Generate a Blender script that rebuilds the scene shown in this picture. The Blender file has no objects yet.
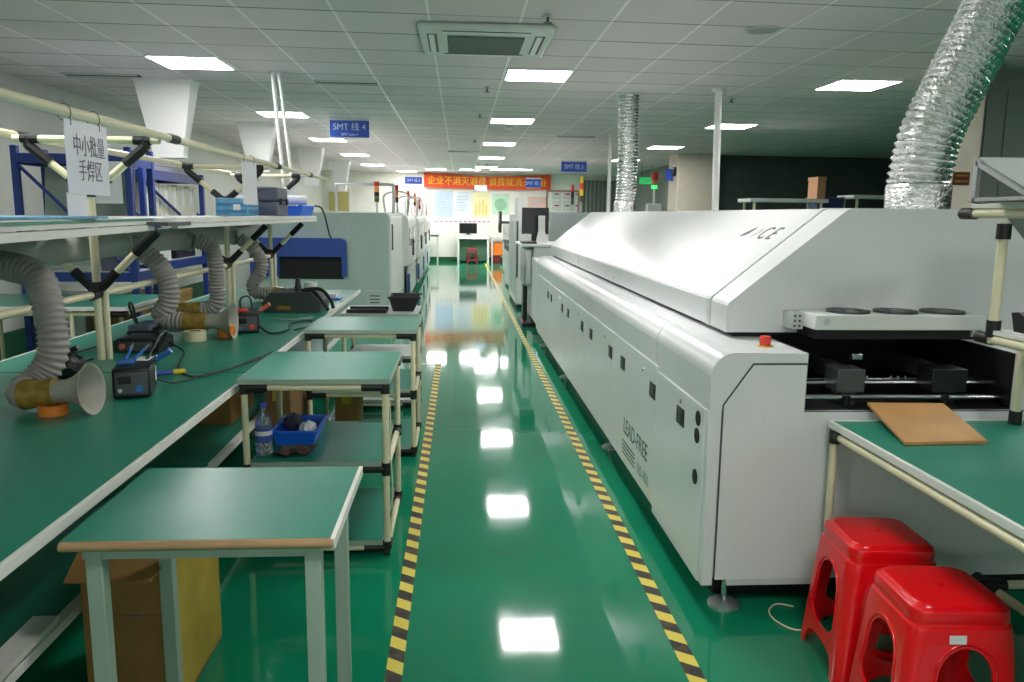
import bpy, bmesh, math, random
from mathutils import Vector, Matrix
random.seed(7)
S = bpy.context.scene
COL = S.collection
PI = math.pi
ORG = {}

# ------------------------------------------------------------------ materials
def lin(c):
    c /= 255.0
    return c / 12.92 if c <= 0.04045 else ((c + 0.055) / 1.055) ** 2.4
def rgb(r, g, b): return (lin(r), lin(g), lin(b), 1.0)

MATS = {}
def mat(name, col, rough=0.5, metal=0.0, noise=0.06, nscale=6.0, bump=0.0, bscale=40.0, trans=0.0, alpha=1.0, coat=0.0, emit=0.0, spec=0.5, rvar=0.0):
    if name in MATS: return MATS[name]
    m = bpy.data.materials.new(name); m.use_nodes = True
    nt = m.node_tree; N = nt.nodes; L = nt.links
    b = N['Principled BSDF']
    b.inputs['Roughness'].default_value = rough
    b.inputs['Metallic'].default_value = metal
    b.inputs['Transmission Weight'].default_value = trans
    b.inputs['Alpha'].default_value = alpha
    b.inputs['Coat Weight'].default_value = coat
    b.inputs['Specular IOR Level'].default_value = spec
    b.inputs['Base Color'].default_value = col
    tc = N.new('ShaderNodeTexCoord')
    if noise > 0:
        nz = N.new('ShaderNodeTexNoise'); nz.inputs['Scale'].default_value = nscale; nz.inputs['Detail'].default_value = 5
        L.new(tc.outputs['Object'], nz.inputs['Vector'])
        mr = N.new('ShaderNodeMapRange'); mr.inputs['From Min'].default_value = 0.3; mr.inputs['From Max'].default_value = 0.7
        mr.inputs['To Min'].default_value = 1 - noise; mr.inputs['To Max'].default_value = 1 + noise
        L.new(nz.outputs['Fac'], mr.inputs['Value'])
        mx = N.new('ShaderNodeVectorMath'); mx.operation = 'SCALE'; mx.inputs[0].default_value = col[:3]
        L.new(mr.outputs['Result'], mx.inputs['Scale'])
        L.new(mx.outputs['Vector'], b.inputs['Base Color'])
        if rvar > 0:
            m2 = N.new('ShaderNodeMapRange'); m2.inputs['To Min'].default_value = max(0, rough - rvar); m2.inputs['To Max'].default_value = rough + rvar
            L.new(nz.outputs['Fac'], m2.inputs['Value']); L.new(m2.outputs['Result'], b.inputs['Roughness'])
    if bump > 0:
        n2 = N.new('ShaderNodeTexNoise'); n2.inputs['Scale'].default_value = bscale; n2.inputs['Detail'].default_value = 3
        L.new(tc.outputs['Object'], n2.inputs['Vector'])
        bp = N.new('ShaderNodeBump'); bp.inputs['Strength'].default_value = bump; bp.inputs['Distance'].default_value = 0.01
        L.new(n2.outputs['Fac'], bp.inputs['Height']); L.new(bp.outputs['Normal'], b.inputs['Normal'])
    if emit > 0:
        b.inputs['Emission Color'].default_value = col; b.inputs['Emission Strength'].default_value = emit
    MATS[name] = m
    return m

M_white = mat('white_paint', rgb(226, 228, 224), 0.33, noise=0.02, nscale=3)
M_oven = mat('oven_paint', rgb(222, 225, 224), 0.26, noise=0.02, nscale=2)
M_offwhite = mat('grey_white_paint', rgb(196, 204, 200), 0.4, noise=0.03)
M_cream = mat('cream_tube', rgb(221, 214, 180), 0.35, noise=0.05, nscale=8)
M_joint = mat('black_joint', rgb(22, 22, 22), 0.45, noise=0.1)
M_black = mat('black_plastic', rgb(20, 21, 23), 0.4, noise=0.15)
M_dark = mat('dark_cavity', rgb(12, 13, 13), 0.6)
M_rubber = mat('cable_rubber', rgb(18, 20, 20), 0.5)
M_mat = mat('green_mat', rgb(36, 130, 108), 0.32, noise=0.06, nscale=4)
M_trim = mat('white_edging', rgb(222, 222, 214), 0.45, noise=0.04)
M_woodedge = mat('brown_edging', rgb(168, 134, 96), 0.5, noise=0.12, nscale=12)
M_legsteel = mat('pale_green_steel', rgb(150, 168, 152), 0.45, noise=0.05)
M_alu = mat('aluminium', rgb(196, 198, 198), 0.32, metal=0.85, noise=0.05)
M_steel = mat('bright_steel', rgb(200, 202, 204), 0.22, metal=0.95, noise=0.05)
M_darksteel = mat('dark_steel', rgb(86, 90, 92), 0.4, metal=0.6, noise=0.1)
M_foil = mat('crinkled_foil', rgb(222, 224, 222), 0.20, metal=1.0, noise=0.06, nscale=30, bump=0.9, bscale=55)
M_hose = mat('grey_hose', rgb(150, 146, 140), 0.6, noise=0.12, nscale=10)
M_horn = mat('translucent_horn', rgb(160, 157, 144), 0.4, noise=0.06, nscale=20)
M_tapeband = mat('yellowed_tape', rgb(140, 116, 48), 0.22, noise=0.3, nscale=25, bump=0.3)
M_pvc = mat('grey_pipe', rgb(168, 172, 166), 0.45, noise=0.05)
M_red = mat('red_plastic', rgb(232, 14, 26), 0.22, noise=0.04, nscale=5, coat=0.3)
M_carton = mat('brown_carton', rgb(150, 112, 58), 0.75, noise=0.12, nscale=8)
M_packtape = mat('yellow_packing_tape', rgb(190, 158, 60), 0.25, noise=0.14, nscale=9)
M_mdf = mat('tan_board', rgb(186, 140, 82), 0.5, noise=0.16, nscale=5)
M_bluerack = mat('blue_steel', rgb(30, 56, 132), 0.4, noise=0.08)
M_blueplastic = mat('blue_plastic', rgb(28, 104, 224), 0.4, noise=0.08)
M_lightblue = mat('light_blue_plastic', rgb(96, 160, 196), 0.45, noise=0.2, nscale=20)
M_bluepanel = mat('blue_cover', rgb(52, 84, 168), 0.4, noise=0.05)
M_signblue = mat('sign_blue', rgb(54, 94, 204), 0.4, noise=0.08)
M_paper = mat('paper', rgb(226, 226, 230), 0.6, noise=0.02)
M_ink = mat('dark_ink', rgb(108, 110, 122), 0.6)
M_white_ink = mat('white_lettering', rgb(226, 232, 244), 0.5)
M_logo = mat('grey_ink', rgb(86, 90, 88), 0.5)
M_logopale = mat('pale_ink', rgb(178, 182, 180), 0.5)
M_greenink = mat('dark_green_ink', rgb(40, 70, 58), 0.5)
M_greenfaint = mat('worn_green_ink', rgb(120, 148, 134), 0.5)
M_bannerred = mat('banner_red', rgb(232, 76, 34), 0.6, noise=0.08)
M_banneryel = mat('banner_yellow', rgb(250, 190, 40), 0.6)
M_greybox = mat('slate_grey_plastic', rgb(84, 90, 108), 0.5, noise=0.08)
M_wallgrey = mat('grey_curtain', rgb(120, 126, 120), 0.7)
M_beige = mat('beige_plaster', rgb(214, 204, 188), 0.7, noise=0.04)
M_yellowglass = mat('yellowish_blind', rgb(190, 178, 112), 0.6, noise=0.06)
M_orange = mat('orange_plastic', rgb(236, 120, 30), 0.5)
M_orangetape = mat('orange_tape', rgb(214, 120, 40), 0.4)
M_creamtape = mat('cream_tape', rgb(206, 202, 166), 0.5)
M_screen = mat('dark_screen', rgb(16, 17, 20), 0.15, noise=0)
M_fan = mat('fan_black', rgb(40, 48, 46), 0.5)
M_label = mat('white_label', rgb(220, 220, 216), 0.5)
M_greendado = mat('green_dado', rgb(18, 84, 52), 0.4)
M_brown = mat('brown_cloth', rgb(138, 108, 100), 0.8, noise=0.15)
M_towred = mat('tower_red', rgb(190, 40, 30), 0.35)
M_towamb = mat('tower_amber', rgb(206, 130, 50), 0.35)
M_towgreen = mat('tower_green', rgb(60, 90, 50), 0.35)
M_exit = mat('exit_green', rgb(20, 170, 84), 0.4, noise=0, emit=0.3)
M_lampgreen = mat('lit_green_lens', rgb(60, 230, 120), 0.4, noise=0, emit=0.5)
M_bottle = mat('clear_plastic', (0.80, 0.86, 0.95, 1), 0.08, noise=0, trans=0.9)
M_bluelabel = mat('blue_label', rgb(60, 84, 170), 0.5, noise=0.1)
M_yellow = mat('yellow_plastic', rgb(220, 196, 50), 0.4)
M_cup = mat('white_cup', rgb(230, 230, 226), 0.4)
M_redsmall = mat('signal_red', rgb(214, 58, 40), 0.4)
M_salmon = mat('salmon_handle', rgb(230, 110, 84), 0.4)
M_bluetool = mat('blue_tool', rgb(50, 110, 190), 0.4)
M_greenbag = mat('dark_green_casing', rgb(40, 52, 48), 0.6, noise=0.2)

def lamp_mat():
    m = bpy.data.materials.new('lit_diffuser'); m.use_nodes = True
    N = m.node_tree.nodes; L = m.node_tree.links
    N.remove(N['Principled BSDF'])
    e = N.new('ShaderNodeEmission'); e.inputs['Color'].default_value = (1.0, 0.965, 0.96, 1); e.inputs['Strength'].default_value = 13.0
    L.new(e.outputs[0], N['Material Output'].inputs['Surface'])
    return m
M_lamp = lamp_mat()

def floor_mat():
    m = mat('green_epoxy', rgb(18, 128, 92), 0.06, noise=0.10, nscale=1.3, bump=0.0, spec=0.55, rvar=0.0)
    nt = m.node_tree; N = nt.nodes; L = nt.links; b = N['Principled BSDF']
    tc = N.new('ShaderNodeTexCoord')
    n = N.new('ShaderNodeTexNoise'); n.inputs['Scale'].default_value = 2.2; n.inputs['Detail'].default_value = 2
    L.new(tc.outputs['Object'], n.inputs['Vector'])
    bp = N.new('ShaderNodeBump'); bp.inputs['Strength'].default_value = 0.03; bp.inputs['Distance'].default_value = 0.02
    L.new(n.outputs['Fac'], bp.inputs['Height']); L.new(bp.outputs['Normal'], b.inputs['Normal'])
    n3 = N.new('ShaderNodeTexNoise'); n3.inputs['Scale'].default_value = 5; n3.inputs['Detail'].default_value = 6
    L.new(tc.outputs['Object'], n3.inputs['Vector'])
    r = N.new('ShaderNodeMapRange'); r.inputs['To Min'].default_value = 0.03; r.inputs['To Max'].default_value = 0.10
    L.new(n3.outputs['Fac'], r.inputs['Value']); L.new(r.outputs['Result'], b.inputs['Roughness'])
    return m
M_floor = floor_mat()

def ceiling_mat():
    m = mat('ceiling_tiles', rgb(214, 216, 210), 0.75, noise=0)
    nt = m.node_tree; N = nt.nodes; L = nt.links; b = N['Principled BSDF']
    tc = N.new('ShaderNodeTexCoord'); sx = N.new('ShaderNodeSeparateXYZ'); L.new(tc.outputs['Object'], sx.inputs[0])
    def mth(op, a, c=None, v=None):
        n = N.new('ShaderNodeMath'); n.operation = op
        for i, s in ((0, a), (1, c)):
            if s is None: continue
            if isinstance(s, (int, float)): n.inputs[i].default_value = s
            else: L.new(s, n.inputs[i])
        return n.outputs[0]
    X, Y = sx.outputs['X'], sx.outputs['Y']
    u = mth('DIVIDE', mth('SUBTRACT', X, 0.40), 0.605)
    w = mth('DIVIDE', mth('SUBTRACT', mth('SUBTRACT', Y, mth('MULTIPLY', X, 0.04)), 7.20), 0.6)
    fu, fw = mth('FRACT', u), mth('FRACT', w)
    du = mth('ABSOLUTE', mth('SUBTRACT', fu, 0.5)); dw = mth('ABSOLUTE', mth('SUBTRACT', fw, 0.5))
    lu = mth('GREATER_THAN', du, 0.484); lw = mth('GREATER_THAN', dw, 0.483)
    cell = N.new('ShaderNodeCombineXYZ'); L.new(mth('FLOOR', u), cell.inputs[0]); L.new(mth('FLOOR', w), cell.inputs[1])
    wn = N.new('ShaderNodeTexWhiteNoise'); wn.noise_dimensions = '3D'; L.new(cell.outputs[0], wn.inputs['Vector'])
    nz = N.new('ShaderNodeTexNoise'); nz.inputs['Scale'].default_value = 1.5; nz.inputs['Detail'].default_value = 6; L.new(tc.outputs['Object'], nz.inputs['Vector'])
    f = mth('ADD', mth('ADD', 0.86, mth('MULTIPLY', wn.outputs['Value'], 0.09)), mth('MULTIPLY', nz.outputs['Fac'], 0.10))
    sc = N.new('ShaderNodeVectorMath'); sc.operation = 'SCALE'; sc.inputs[0].default_value = rgb(222, 215, 214)[:3]; L.new(f, sc.inputs['Scale'])
    mx = N.new('ShaderNodeMix'); mx.data_type = 'RGBA'; L.new(lu, mx.inputs[0]); L.new(sc.outputs[0], mx.inputs[6]); mx.inputs[7].default_value = rgb(240, 236, 234)
    mx2 = N.new('ShaderNodeMix'); mx2.data_type = 'RGBA'
    # the cross joints are open gaps that vary in width from tile to tile
    L.new(mth('MULTIPLY', lw, mth('ADD', 0.4, mth('MULTIPLY', wn.outputs['Value'], 0.6))), mx2.inputs[0])
    L.new(mx.outputs[2], mx2.inputs[6]); mx2.inputs[7].default_value = rgb(60, 62, 60)
    L.new(mx2.outputs[2], b.inputs['Base Color'])
    L.new(mth('SUBTRACT', 0.75, mth('MULTIPLY', lu, 0.45)), b.inputs['Roughness'])
    return m
M_ceil = ceiling_mat()

def stripe_mat():
    m = mat('hazard_stripes', rgb(220, 200, 80), 0.4, noise=0)
    nt = m.node_tree; N = nt.nodes; L = nt.links; b = N['Principled BSDF']
    tc = N.new('ShaderNodeTexCoord'); sx = N.new('ShaderNodeSeparateXYZ'); L.new(tc.outputs['Object'], sx.inputs[0])
    def mth(op, a, c=None):
        n = N.new('ShaderNodeMath'); n.operation = op
        for i, s in ((0, a), (1, c)):
            if s is None: continue
            if isinstance(s, (int, float)): n.inputs[i].default_value = s
            else: L.new(s, n.inputs[i])
        return n.outputs[0]
    t = mth('FRACT', mth('DIVIDE', mth('ADD', sx.outputs['Y'], mth('MULTIPLY', sx.outputs['X'], 0.7)), 0.142))
    k = mth('GREATER_THAN', t, 0.5)
    nz = N.new('ShaderNodeTexNoise'); nz.inputs['Scale'].default_value = 9; nz.inputs['Detail'].default_value = 6; L.new(tc.outputs['Object'], nz.inputs['Vector'])
    mr = N.new('ShaderNodeMapRange'); mr.inputs['From Min'].default_value = 0.5; mr.inputs['From Max'].default_value = 0.8; L.new(nz.outputs['Fac'], mr.inputs['Value'])
    blk = N.new('ShaderNodeMix'); blk.data_type = 'RGBA'; L.new(mr.outputs['Result'], blk.inputs[0]); blk.inputs[6].default_value = rgb(28, 28, 22); blk.inputs[7].default_value = rgb(112, 94, 48)
    mx = N.new('ShaderNodeMix'); mx.data_type = 'RGBA'; L.new(k, mx.inputs[0]); mx.inputs[6].default_value = rgb(224, 206, 84); L.new(blk.outputs[2], mx.inputs[7])
    L.new(mx.outputs[2], b.inputs['Base Color'])
    return m
M_stripe = stripe_mat()

# ------------------------------------------------------------------ mesh helpers
def frame_from(d):
    d = d.normalized()
    a = Vector((0, 0, 1)) if abs(d.z) < 0.9 else Vector((1, 0, 0))
    u = d.cross(a).normalized(); v = d.cross(u).normalized()
    return u, v

def catmull(pts, n=12):
    P = [Vector(p) for p in pts]
    if len(P) < 3:
        return [P[0].lerp(P[1], i / n) for i in range(n + 1)]
    Q = [P[0] * 2 - P[1]] + P + [P[-1] * 2 - P[-2]]
    out = []
    for i in range(1, len(Q) - 2):
        for k in range(n):
            t = k / n
            a, b, c, d = Q[i - 1], Q[i], Q[i + 1], Q[i + 2]
            out.append(0.5 * ((2 * b) + (c - a) * t + (2 * a - 5 * b + 4 * c - d) * t * t + (3 * b - a - 3 * c + d) * t ** 3))
    out.append(P[-1])
    return out

def resample(path, step):
    out = [path[0]]; acc = 0
    for a, b in zip(path, path[1:]):
        l = (b - a).length
        if l < 1e-9: continue
        t = step - acc
        while t <= l:
            out.append(a.lerp(b, t / l)); t += step
        acc = (acc + l) % step
    if (out[-1] - path[-1]).length > step * 0.3: out.append(path[-1])
    return out

class MB:
    def __init__(s):
        s.bm = bmesh.new(); s.fl = s.bm.faces.layers.int.new('flat')
    def box(s, x0, x1, y0, y1, z0, z1, bev=0.0, seg=2, only=None):
        g = bmesh.ops.create_cube(s.bm, size=1.0)
        vs = g['verts']
        for v in vs:
            v.co = Vector(((x0 + x1) / 2 + v.co.x * (x1 - x0), (y0 + y1) / 2 + v.co.y * (y1 - y0), (z0 + z1) / 2 + v.co.z * (z1 - z0)))
        if bev > 0:
            es = list({e for v in vs for e in v.link_edges})
            if only: es = [e for e in es if only(e.verts[0].co, e.verts[1].co)]
            before = set(f for f in s.bm.faces if f not in {g_ for v in vs for g_ in v.link_faces})
            bmesh.ops.bevel(s.bm, geom=es, offset=bev, segments=seg, affect='EDGES', profile=0.5)
            for f in s.bm.faces:
                if f not in before:
                    f.normal_update()
                    if max(abs(c) for c in f.normal) > 0.9995: f[s.fl] = 1
        return s
    def ring(s, c, u, v, r, n):
        return [s.bm.verts.new(c + u * (r * math.cos(2 * PI * i / n)) + v * (r * math.sin(2 * PI * i / n))) for i in range(n)]
    def bridge(s, A, B):
        n = len(A)
        for i in range(n): s.bm.faces.new((A[i], A[(i + 1) % n], B[(i + 1) % n], B[i]))
    def cap(s, A, flip=False):
        s.bm.faces.new(A[::-1] if not flip else A)
    def cyl(s, p0, p1, r, r2=None, n=14, caps=True):
        p0, p1 = Vector(p0), Vector(p1); u, v = frame_from(p1 - p0)
        A = s.ring(p0, u, v, r, n); B = s.ring(p1, u, v, r if r2 is None else r2, n); s.bridge(A, B)
        if caps: s.cap(A); s.cap(B, True)
        return s
    def sweep(s, path, rf, n=12, caps=True):
        path = [Vector(p) for p in path]
        T = []
        for i in range(len(path)):
            a = path[max(0, i - 1)]; b = path[min(len(path) - 1, i + 1)]; T.append((b - a).normalized())
        u, v = frame_from(T[0]); prev = None; first = None
        d = 0
        for i, p in enumerate(path):
            if i:
                q = T[i - 1].rotation_difference(T[i]); u = q @ u; v = q @ v
                d += (p - path[i - 1]).length
            R = s.ring(p, u, v, rf(d) if callable(rf) else rf, n)
            if prev: s.bridge(prev, R)
            else: first = R
            prev = R
        if caps: s.cap(first); s.cap(prev, True)
        return s
    def tube(s, pts, r, n=8, sub=8, caps=True):
        return s.sweep(catmull(pts, sub), r, n, caps)
    def lathe(s, prof, c=(0, 0, 0), axis=(0, 0, 1), n=24, caps=True):
        # prof: list of (radius, height along axis)
        c = Vector(c); ax = Vector(axis).normalized(); u, v = frame_from(ax); prev = None; first = None
        for r, h in prof:
            R = s.ring(c + ax * h, u, v, max(r, 1e-4), n)
            if prev: s.bridge(prev, R)
            else: first = R
            prev = R
        if caps: s.cap(first); s.cap(prev, True)
        return s
    def prism(s, poly, axis, a, b):
        # poly in the two other axes (cyclic order kept): axis 'y' -> (x,z), 'x' -> (y,z), 'z' -> (x,y)
        def P(p, t):
            if axis == 'y': return Vector((p[0], t, p[1]))
            if axis == 'x': return Vector((t, p[0], p[1]))
            return Vector((p[0], p[1], t))
        A = [s.bm.verts.new(P(p, a)) for p in poly]; B = [s.bm.verts.new(P(p, b)) for p in poly]
        s.bridge(A, B); s.cap(A); s.cap(B, True)
        if len(poly) > 6:
            for i in range(len(poly)):
                a_, b_ = A[i], A[(i + 1) % len(poly)]
                if (a_.co - b_.co).length > 0.05:
                    for e in a_.link_edges:
                        if e.other_vert(a_) is b_:
                            for f in e.link_faces:
                                if len(f.verts) == 4: f[s.fl] = 1
        return s
    def quadbox(s, c4, t):
        # slab from four corner points and a thickness vector
        t = Vector(t); A = [s.bm.verts.new(Vector(p)) for p in c4]; B = [s.bm.verts.new(Vector(p) + t) for p in c4]
        s.bridge(A, B); s.cap(A); s.cap(B, True)
        return s
    def loft(s, rings, caps=True):
        R = [[s.bm.verts.new(Vector(p)) for p in r] for r in rings]
        for a, b in zip(R, R[1:]): s.bridge(a, b)
        if caps: s.cap(R[0]); s.cap(R[-1], True)
        return s
    def build(s, name, m, parent=None, origin=None, smooth=35):
        bmesh.ops.recalc_face_normals(s.bm, faces=s.bm.faces)
        me = bpy.data.meshes.new(name)
        if origin is None and parent is None:
            xs = [v.co for v in s.bm.verts]
            origin = Vector(((min(p.x for p in xs) + max(p.x for p in xs)) / 2, (min(p.y for p in xs) + max(p.y for p in xs)) / 2, min(p.z for p in xs)))
        org = Vector(origin) if parent is None else ORG[parent.name]
        for v in s.bm.verts: v.co -= org
        flat = [f[s.fl] for f in s.bm.faces]
        s.bm.to_mesh(me); s.bm.free()
        me.set_sharp_from_angle(angle=math.radians(smooth))
        for p, fl in zip(me.polygons, flat): p.use_smooth = not fl
        if 'flat' in me.attributes: me.attributes.remove(me.attributes['flat'])
        me.materials.append(m)
        o = bpy.data.objects.new(name, me); COL.objects.link(o)
        ORG[o.name] = org
        if parent is None: o.location = org
        else: o.parent = parent
        return o

def tag(o, label=None, cat=None, group=None, kind=None):
    if label: o['label'] = label
    if cat: o['category'] = cat
    if group: o['group'] = group
    if kind: o['kind'] = kind
    return o
def thing(name, label, cat, loc, group=None):
    o = bpy.data.objects.new(name, None); COL.objects.link(o)
    o.empty_display_size = 0.1
    o.location = loc; ORG[o.name] = Vector(loc)
    return tag(o, label, cat, group)
def copy_tree(o, parent=None):
    c = o.copy(); COL.objects.link(c); c.parent = parent
    for ch in [x for x in bpy.data.objects if x.parent == o]: copy_tree(ch, c)
    return c
def struct(mb, name, m, **k):
    return tag(mb.build(name, m, **k), kind='structure')

def text(name, body, size, m, parent, M, ext=0.0008, sx=1.0, shear=0.0, align='CENTER', bold=0.0):
    cu = bpy.data.curves.new(name, 'FONT'); cu.body = body; cu.size = size; cu.extrude = ext; cu.align_x = align; cu.align_y = 'CENTER'
    cu.shear = shear; cu.offset = bold
    t = bpy.data.objects.new(name + '_tmp', cu); COL.objects.link(t)
    dg = bpy.context.evaluated_depsgraph_get()
    me = bpy.data.meshes.new_from_object(t.evaluated_get(dg))
    bpy.data.objects.remove(t); bpy.data.curves.remove(cu)
    me.transform(M @ Matrix.Diagonal((sx, 1, 1, 1)))
    me.transform(Matrix.Translation(-ORG[parent.name]))
    me.materials.clear(); me.materials.append(m)
    o = bpy.data.objects.new(name, me); COL.objects.link(o); o.parent = parent; ORG[o.name] = ORG[parent.name]
    return o
def face_mat(right, up, pos):
    r, u = Vector(right).normalized(), Vector(up).normalized(); n = r.cross(u)
    M = Matrix((r, u, n)).transposed().to_4x4(); M.translation = Vector(pos)
    return M

# ------------------------------------------------------------------ camera
cam_d = bpy.data.cameras.new('camera'); cam = bpy.data.objects.new('camera', cam_d); COL.objects.link(cam)
cam_d.sensor_width = 36; cam_d.lens = 790 / 1024 * 36; cam_d.clip_start = 0.05
def cam_matrix(F=790., vp=(460., 214.), roll=0.012, h=1.5):
    Yc = Vector(((vp[0] - 512) / F, (vp[1] - 341) / F, 1)).normalized()
    d = Vector((1, roll, 0)).normalized()
    Z = Yc.cross(d).normalized()
    if Z.y > 0: Z = -Z
    X = Yc.cross(Z).normalized()
    if X.x < 0: X = -X
    return Matrix(((X.x, -X.y, -X.z, 0), (Yc.x, -Yc.y, -Yc.z, 0), (Z.x, -Z.y, -Z.z, h), (0, 0, 0, 1)))
cam.matrix_world = cam_matrix()
S.camera = cam

# ------------------------------------------------------------------ the room
HC = 2.77
struct(MB().box(-4.3, 9.5, -3.0, 25.5, -0.1, 0.0), 'floor', M_floor, origin=(0, 0, 0))
struct(MB().box(-4.4, 9.6, -3.1, 25.6, HC, HC + 0.1), 'ceiling', M_ceil, origin=(0, 0, HC))
M_wallL = mat('white_wall', rgb(206, 210, 202), 0.7, noise=0.03)
M_wallfar = mat('cream_wall', rgb(238, 235, 226), 0.7, noise=0.03)
M_walldark = mat('dark_wall', rgb(74, 84, 82), 0.6, noise=0.1)
M_wallpart = mat('grey_green_wall', rgb(132, 140, 132), 0.6, noise=0.03)
struct(MB().box(-4.4, -4.3, -3.1, 25.6, 0, HC), 'wall_left', M_wallL)
struct(MB().box(-4.4, 5.3, 25.5, 25.6, 0, HC), 'wall_far', M_wallfar)
struct(MB().box(9.5, 9.6, -3.1, 16.6, 0, HC), 'wall_right', M_walldark)
struct(MB().box(-4.4, 9.6, -3.1, -3.0, 0, .85).box(-4.4, 9.6, -3.1, -3.0, 2.55, HC).box(-4.4, -3.9, -3.1, -3.0, .85, 2.55).box(-.2, .2, -3.1, -3.0, .85, 2.55).box(3.9, 9.6, -3.1, -3.0, .85, 2.55), 'wall_behind', M_wallL)
M_glass = mat('window_glass', (1, 1, 1, 1), 0.0, noise=0, trans=1.0)
for i, (a, b) in enumerate(((-3.9, -.2), (.2, 3.9))):  # windows assumed behind the camera, added to let in frontal fill light
    wf = MB()
    for x in (a, (a + b) / 2 - .03, b - .06): wf.box(x, x + .06, -3.08, -3.02, .85, 2.55)
    wf.box(a, b, -3.08, -3.02, .85, .91).box(a, b, -3.08, -3.02, 2.49, 2.55)
    struct(wf, 'window_%d' % (i + 1), M_white)
struct(MB().box(5.14, 9.6, 16.5, 16.6, 0, HC), 'wall_back', M_walldark)
struct(MB().box(5.2, 5.3, 16.6, 25.5, 0, HC), 'wall_corridor', M_wallgrey)
pw = struct(MB().box(4.21, 9.5, 6.72, 6.80, 0, HC), 'wall_partition', M_wallpart)
MB().box(4.49, 4.52, 6.70, 6.719, 0.9, 2.6).box(4.67, 4.69, 6.70, 6.719, 0, 2.6).build('conduit', M_wallpart, pw)
MB().box(4.54, 4.64, 6.69, 6.719, 1.92, 2.02, 0.01).build('junction_box', M_wallpart, pw)
struct(MB().box(-4.299, -4.27, -3, 25.4, 0.0, 0.34), 'baseboard_left', M_greendado)
struct(MB().box(-4.2, 5.1, 25.46, 25.5, 0.0, 0.14), 'baseboard_far', M_greendado)
d1 = tag(MB().box(-4.18, -3.40, 25.45, 25.5, 0.0, 2.22, 0.01).build('door_1', M_white), kind='structure')
MB().box(-4.10, -3.48, 25.43, 25.45, 0.95, 2.14).build('door_pane', M_yellowglass, d1)
struct(MB().box(4.40, 5.14, 16.1, 16.8, 0, HC, 0.02), 'column', M_beige)
c2 = struct(MB().box(3.95, 4.21, 6.30, 6.80, 0, HC, 0.02), 'column', M_beige)
# curtain folds on the far wall
bm = MB()
for i in range(9): bm.cyl((3.9 + i * 0.13, 25.36, 0.1), (3.9 + i * 0.13, 25.36, 2.6), 0.075, n=10)
tag(bm.build('curtain', M_wallgrey), 'grey pleated curtain hanging on the far wall behind the white pole', 'curtain')

# ceiling lights
ROWS = {'left': (-2.32, 7.30), 'middle': (0.71, 7.52), 'right': (3.80, 7.64)}
def light_thing(x, y, label, w=0.565, d=0.565):
    t = thing('ceiling_light', label, 'ceiling light', (x, y, HC), 'recessed ceiling light panels')
    f = MB()
    for (a, b, c, e) in ((-w / 2 - .012, w / 2 + .012, -d / 2 - .012, -d / 2), (-w / 2 - .012, w / 2 + .012, d / 2, d / 2 + .012), (-w / 2 - .012, -w / 2, -d / 2, d / 2), (w / 2, w / 2 + .012, -d / 2, d / 2)):
        f.box(x + a, x + b, y + c, y + e, HC - 0.012, HC - 0.0005)
    f.build('frame', M_white, t)
    MB().box(x - w / 2, x + w / 2, y - d / 2, y + d / 2, HC - 0.008, HC - 0.0005).build('diffuser', M_lamp, t)
ordn = ['nearest', 'second', 'third', 'fourth', 'fifth', 'sixth', 'seventh']
rowname = {'left': 'over the green workbenches', 'middle': 'over the open aisle', 'right': 'beyond the long white oven'}
for r, n in (('left', 5), ('middle', 5), ('right', 4)):
    x, y = ROWS[r]
    for k in range(-2, n):
        if k < 0:
            light_thing(x, y + 3.6 * k, 'square ceiling light panel out of frame %s, row %s' % ('above the photographer' if k == -1 else 'behind the photographer', rowname[r]))
        else:
            light_thing(x, y + 3.6 * k, 'square lit ceiling panel, %s of the row %s' % (ordn[k], rowname[r]))
light_thing(-0.69, 23.3, 'square lit ceiling panel above the banner end beside the blue line sign')
light_thing(0.29, 23.3, 'square lit ceiling panel above the first half of the red banner')
light_thing(1.45, 22.9, 'wide double lit ceiling panel above the second half of the red banner', 1.18)
light_thing(-1.60, 24.6, 'small far lit ceiling panel above the blue sign left of the banner')

# air conditioner cassette
t = thing('air_conditioner', 'white square ceiling cassette air conditioner with grey grille over the aisle', 'air conditioner', (0.18, 6.05, HC - 0.05))
ax, ay = 0.18, 6.02
MB().box(ax - .47, ax + .47, ay - .47, ay + .47, HC - 0.05, HC - 0.0005, 0.03, 3).build('body', mat('ac_white', rgb(206, 214, 206), 0.45), t)
g = MB().box(ax - .27, ax + .27, ay - .27, ay + .27, HC - 0.062, HC - 0.049, 0.004).build('grille', mat('ac_grille', rgb(104, 116, 108), 0.6, noise=0.15, nscale=80), t)
sl = MB()
for i in range(22):
    yy = ay - .25 + i * .0235
    sl.box(ax - .26, ax + .26, yy, yy + .008, HC - 0.066, HC - 0.061)
sl.build('grille_slats', mat('ac_slat', rgb(128, 138, 130), 0.6), g)
for a, b, c, d in ((-.30, .30, -.41, -.34), (-.30, .30, .34, .41), (-.41, -.34, -.30, .30), (.34, .41, -.30, .30)):
    f = MB().box(ax + a, ax + b, ay + c, ay + d, HC - 0.0535, HC - 0.049).build('outlet_slot', M_black, t)
    if abs(d - c) < 0.1:
        MB().box(ax + a, ax + b, ay + c + .008, ay + d - .02, HC - 0.058, HC - 0.053, 0.002).build('louvre', M_white, f)
    else:
        MB().box(ax + a + .012, ax + b - .02, ay + c, ay + d, HC - 0.058, HC - 0.053, 0.002).build('louvre', M_white, f)

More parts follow.
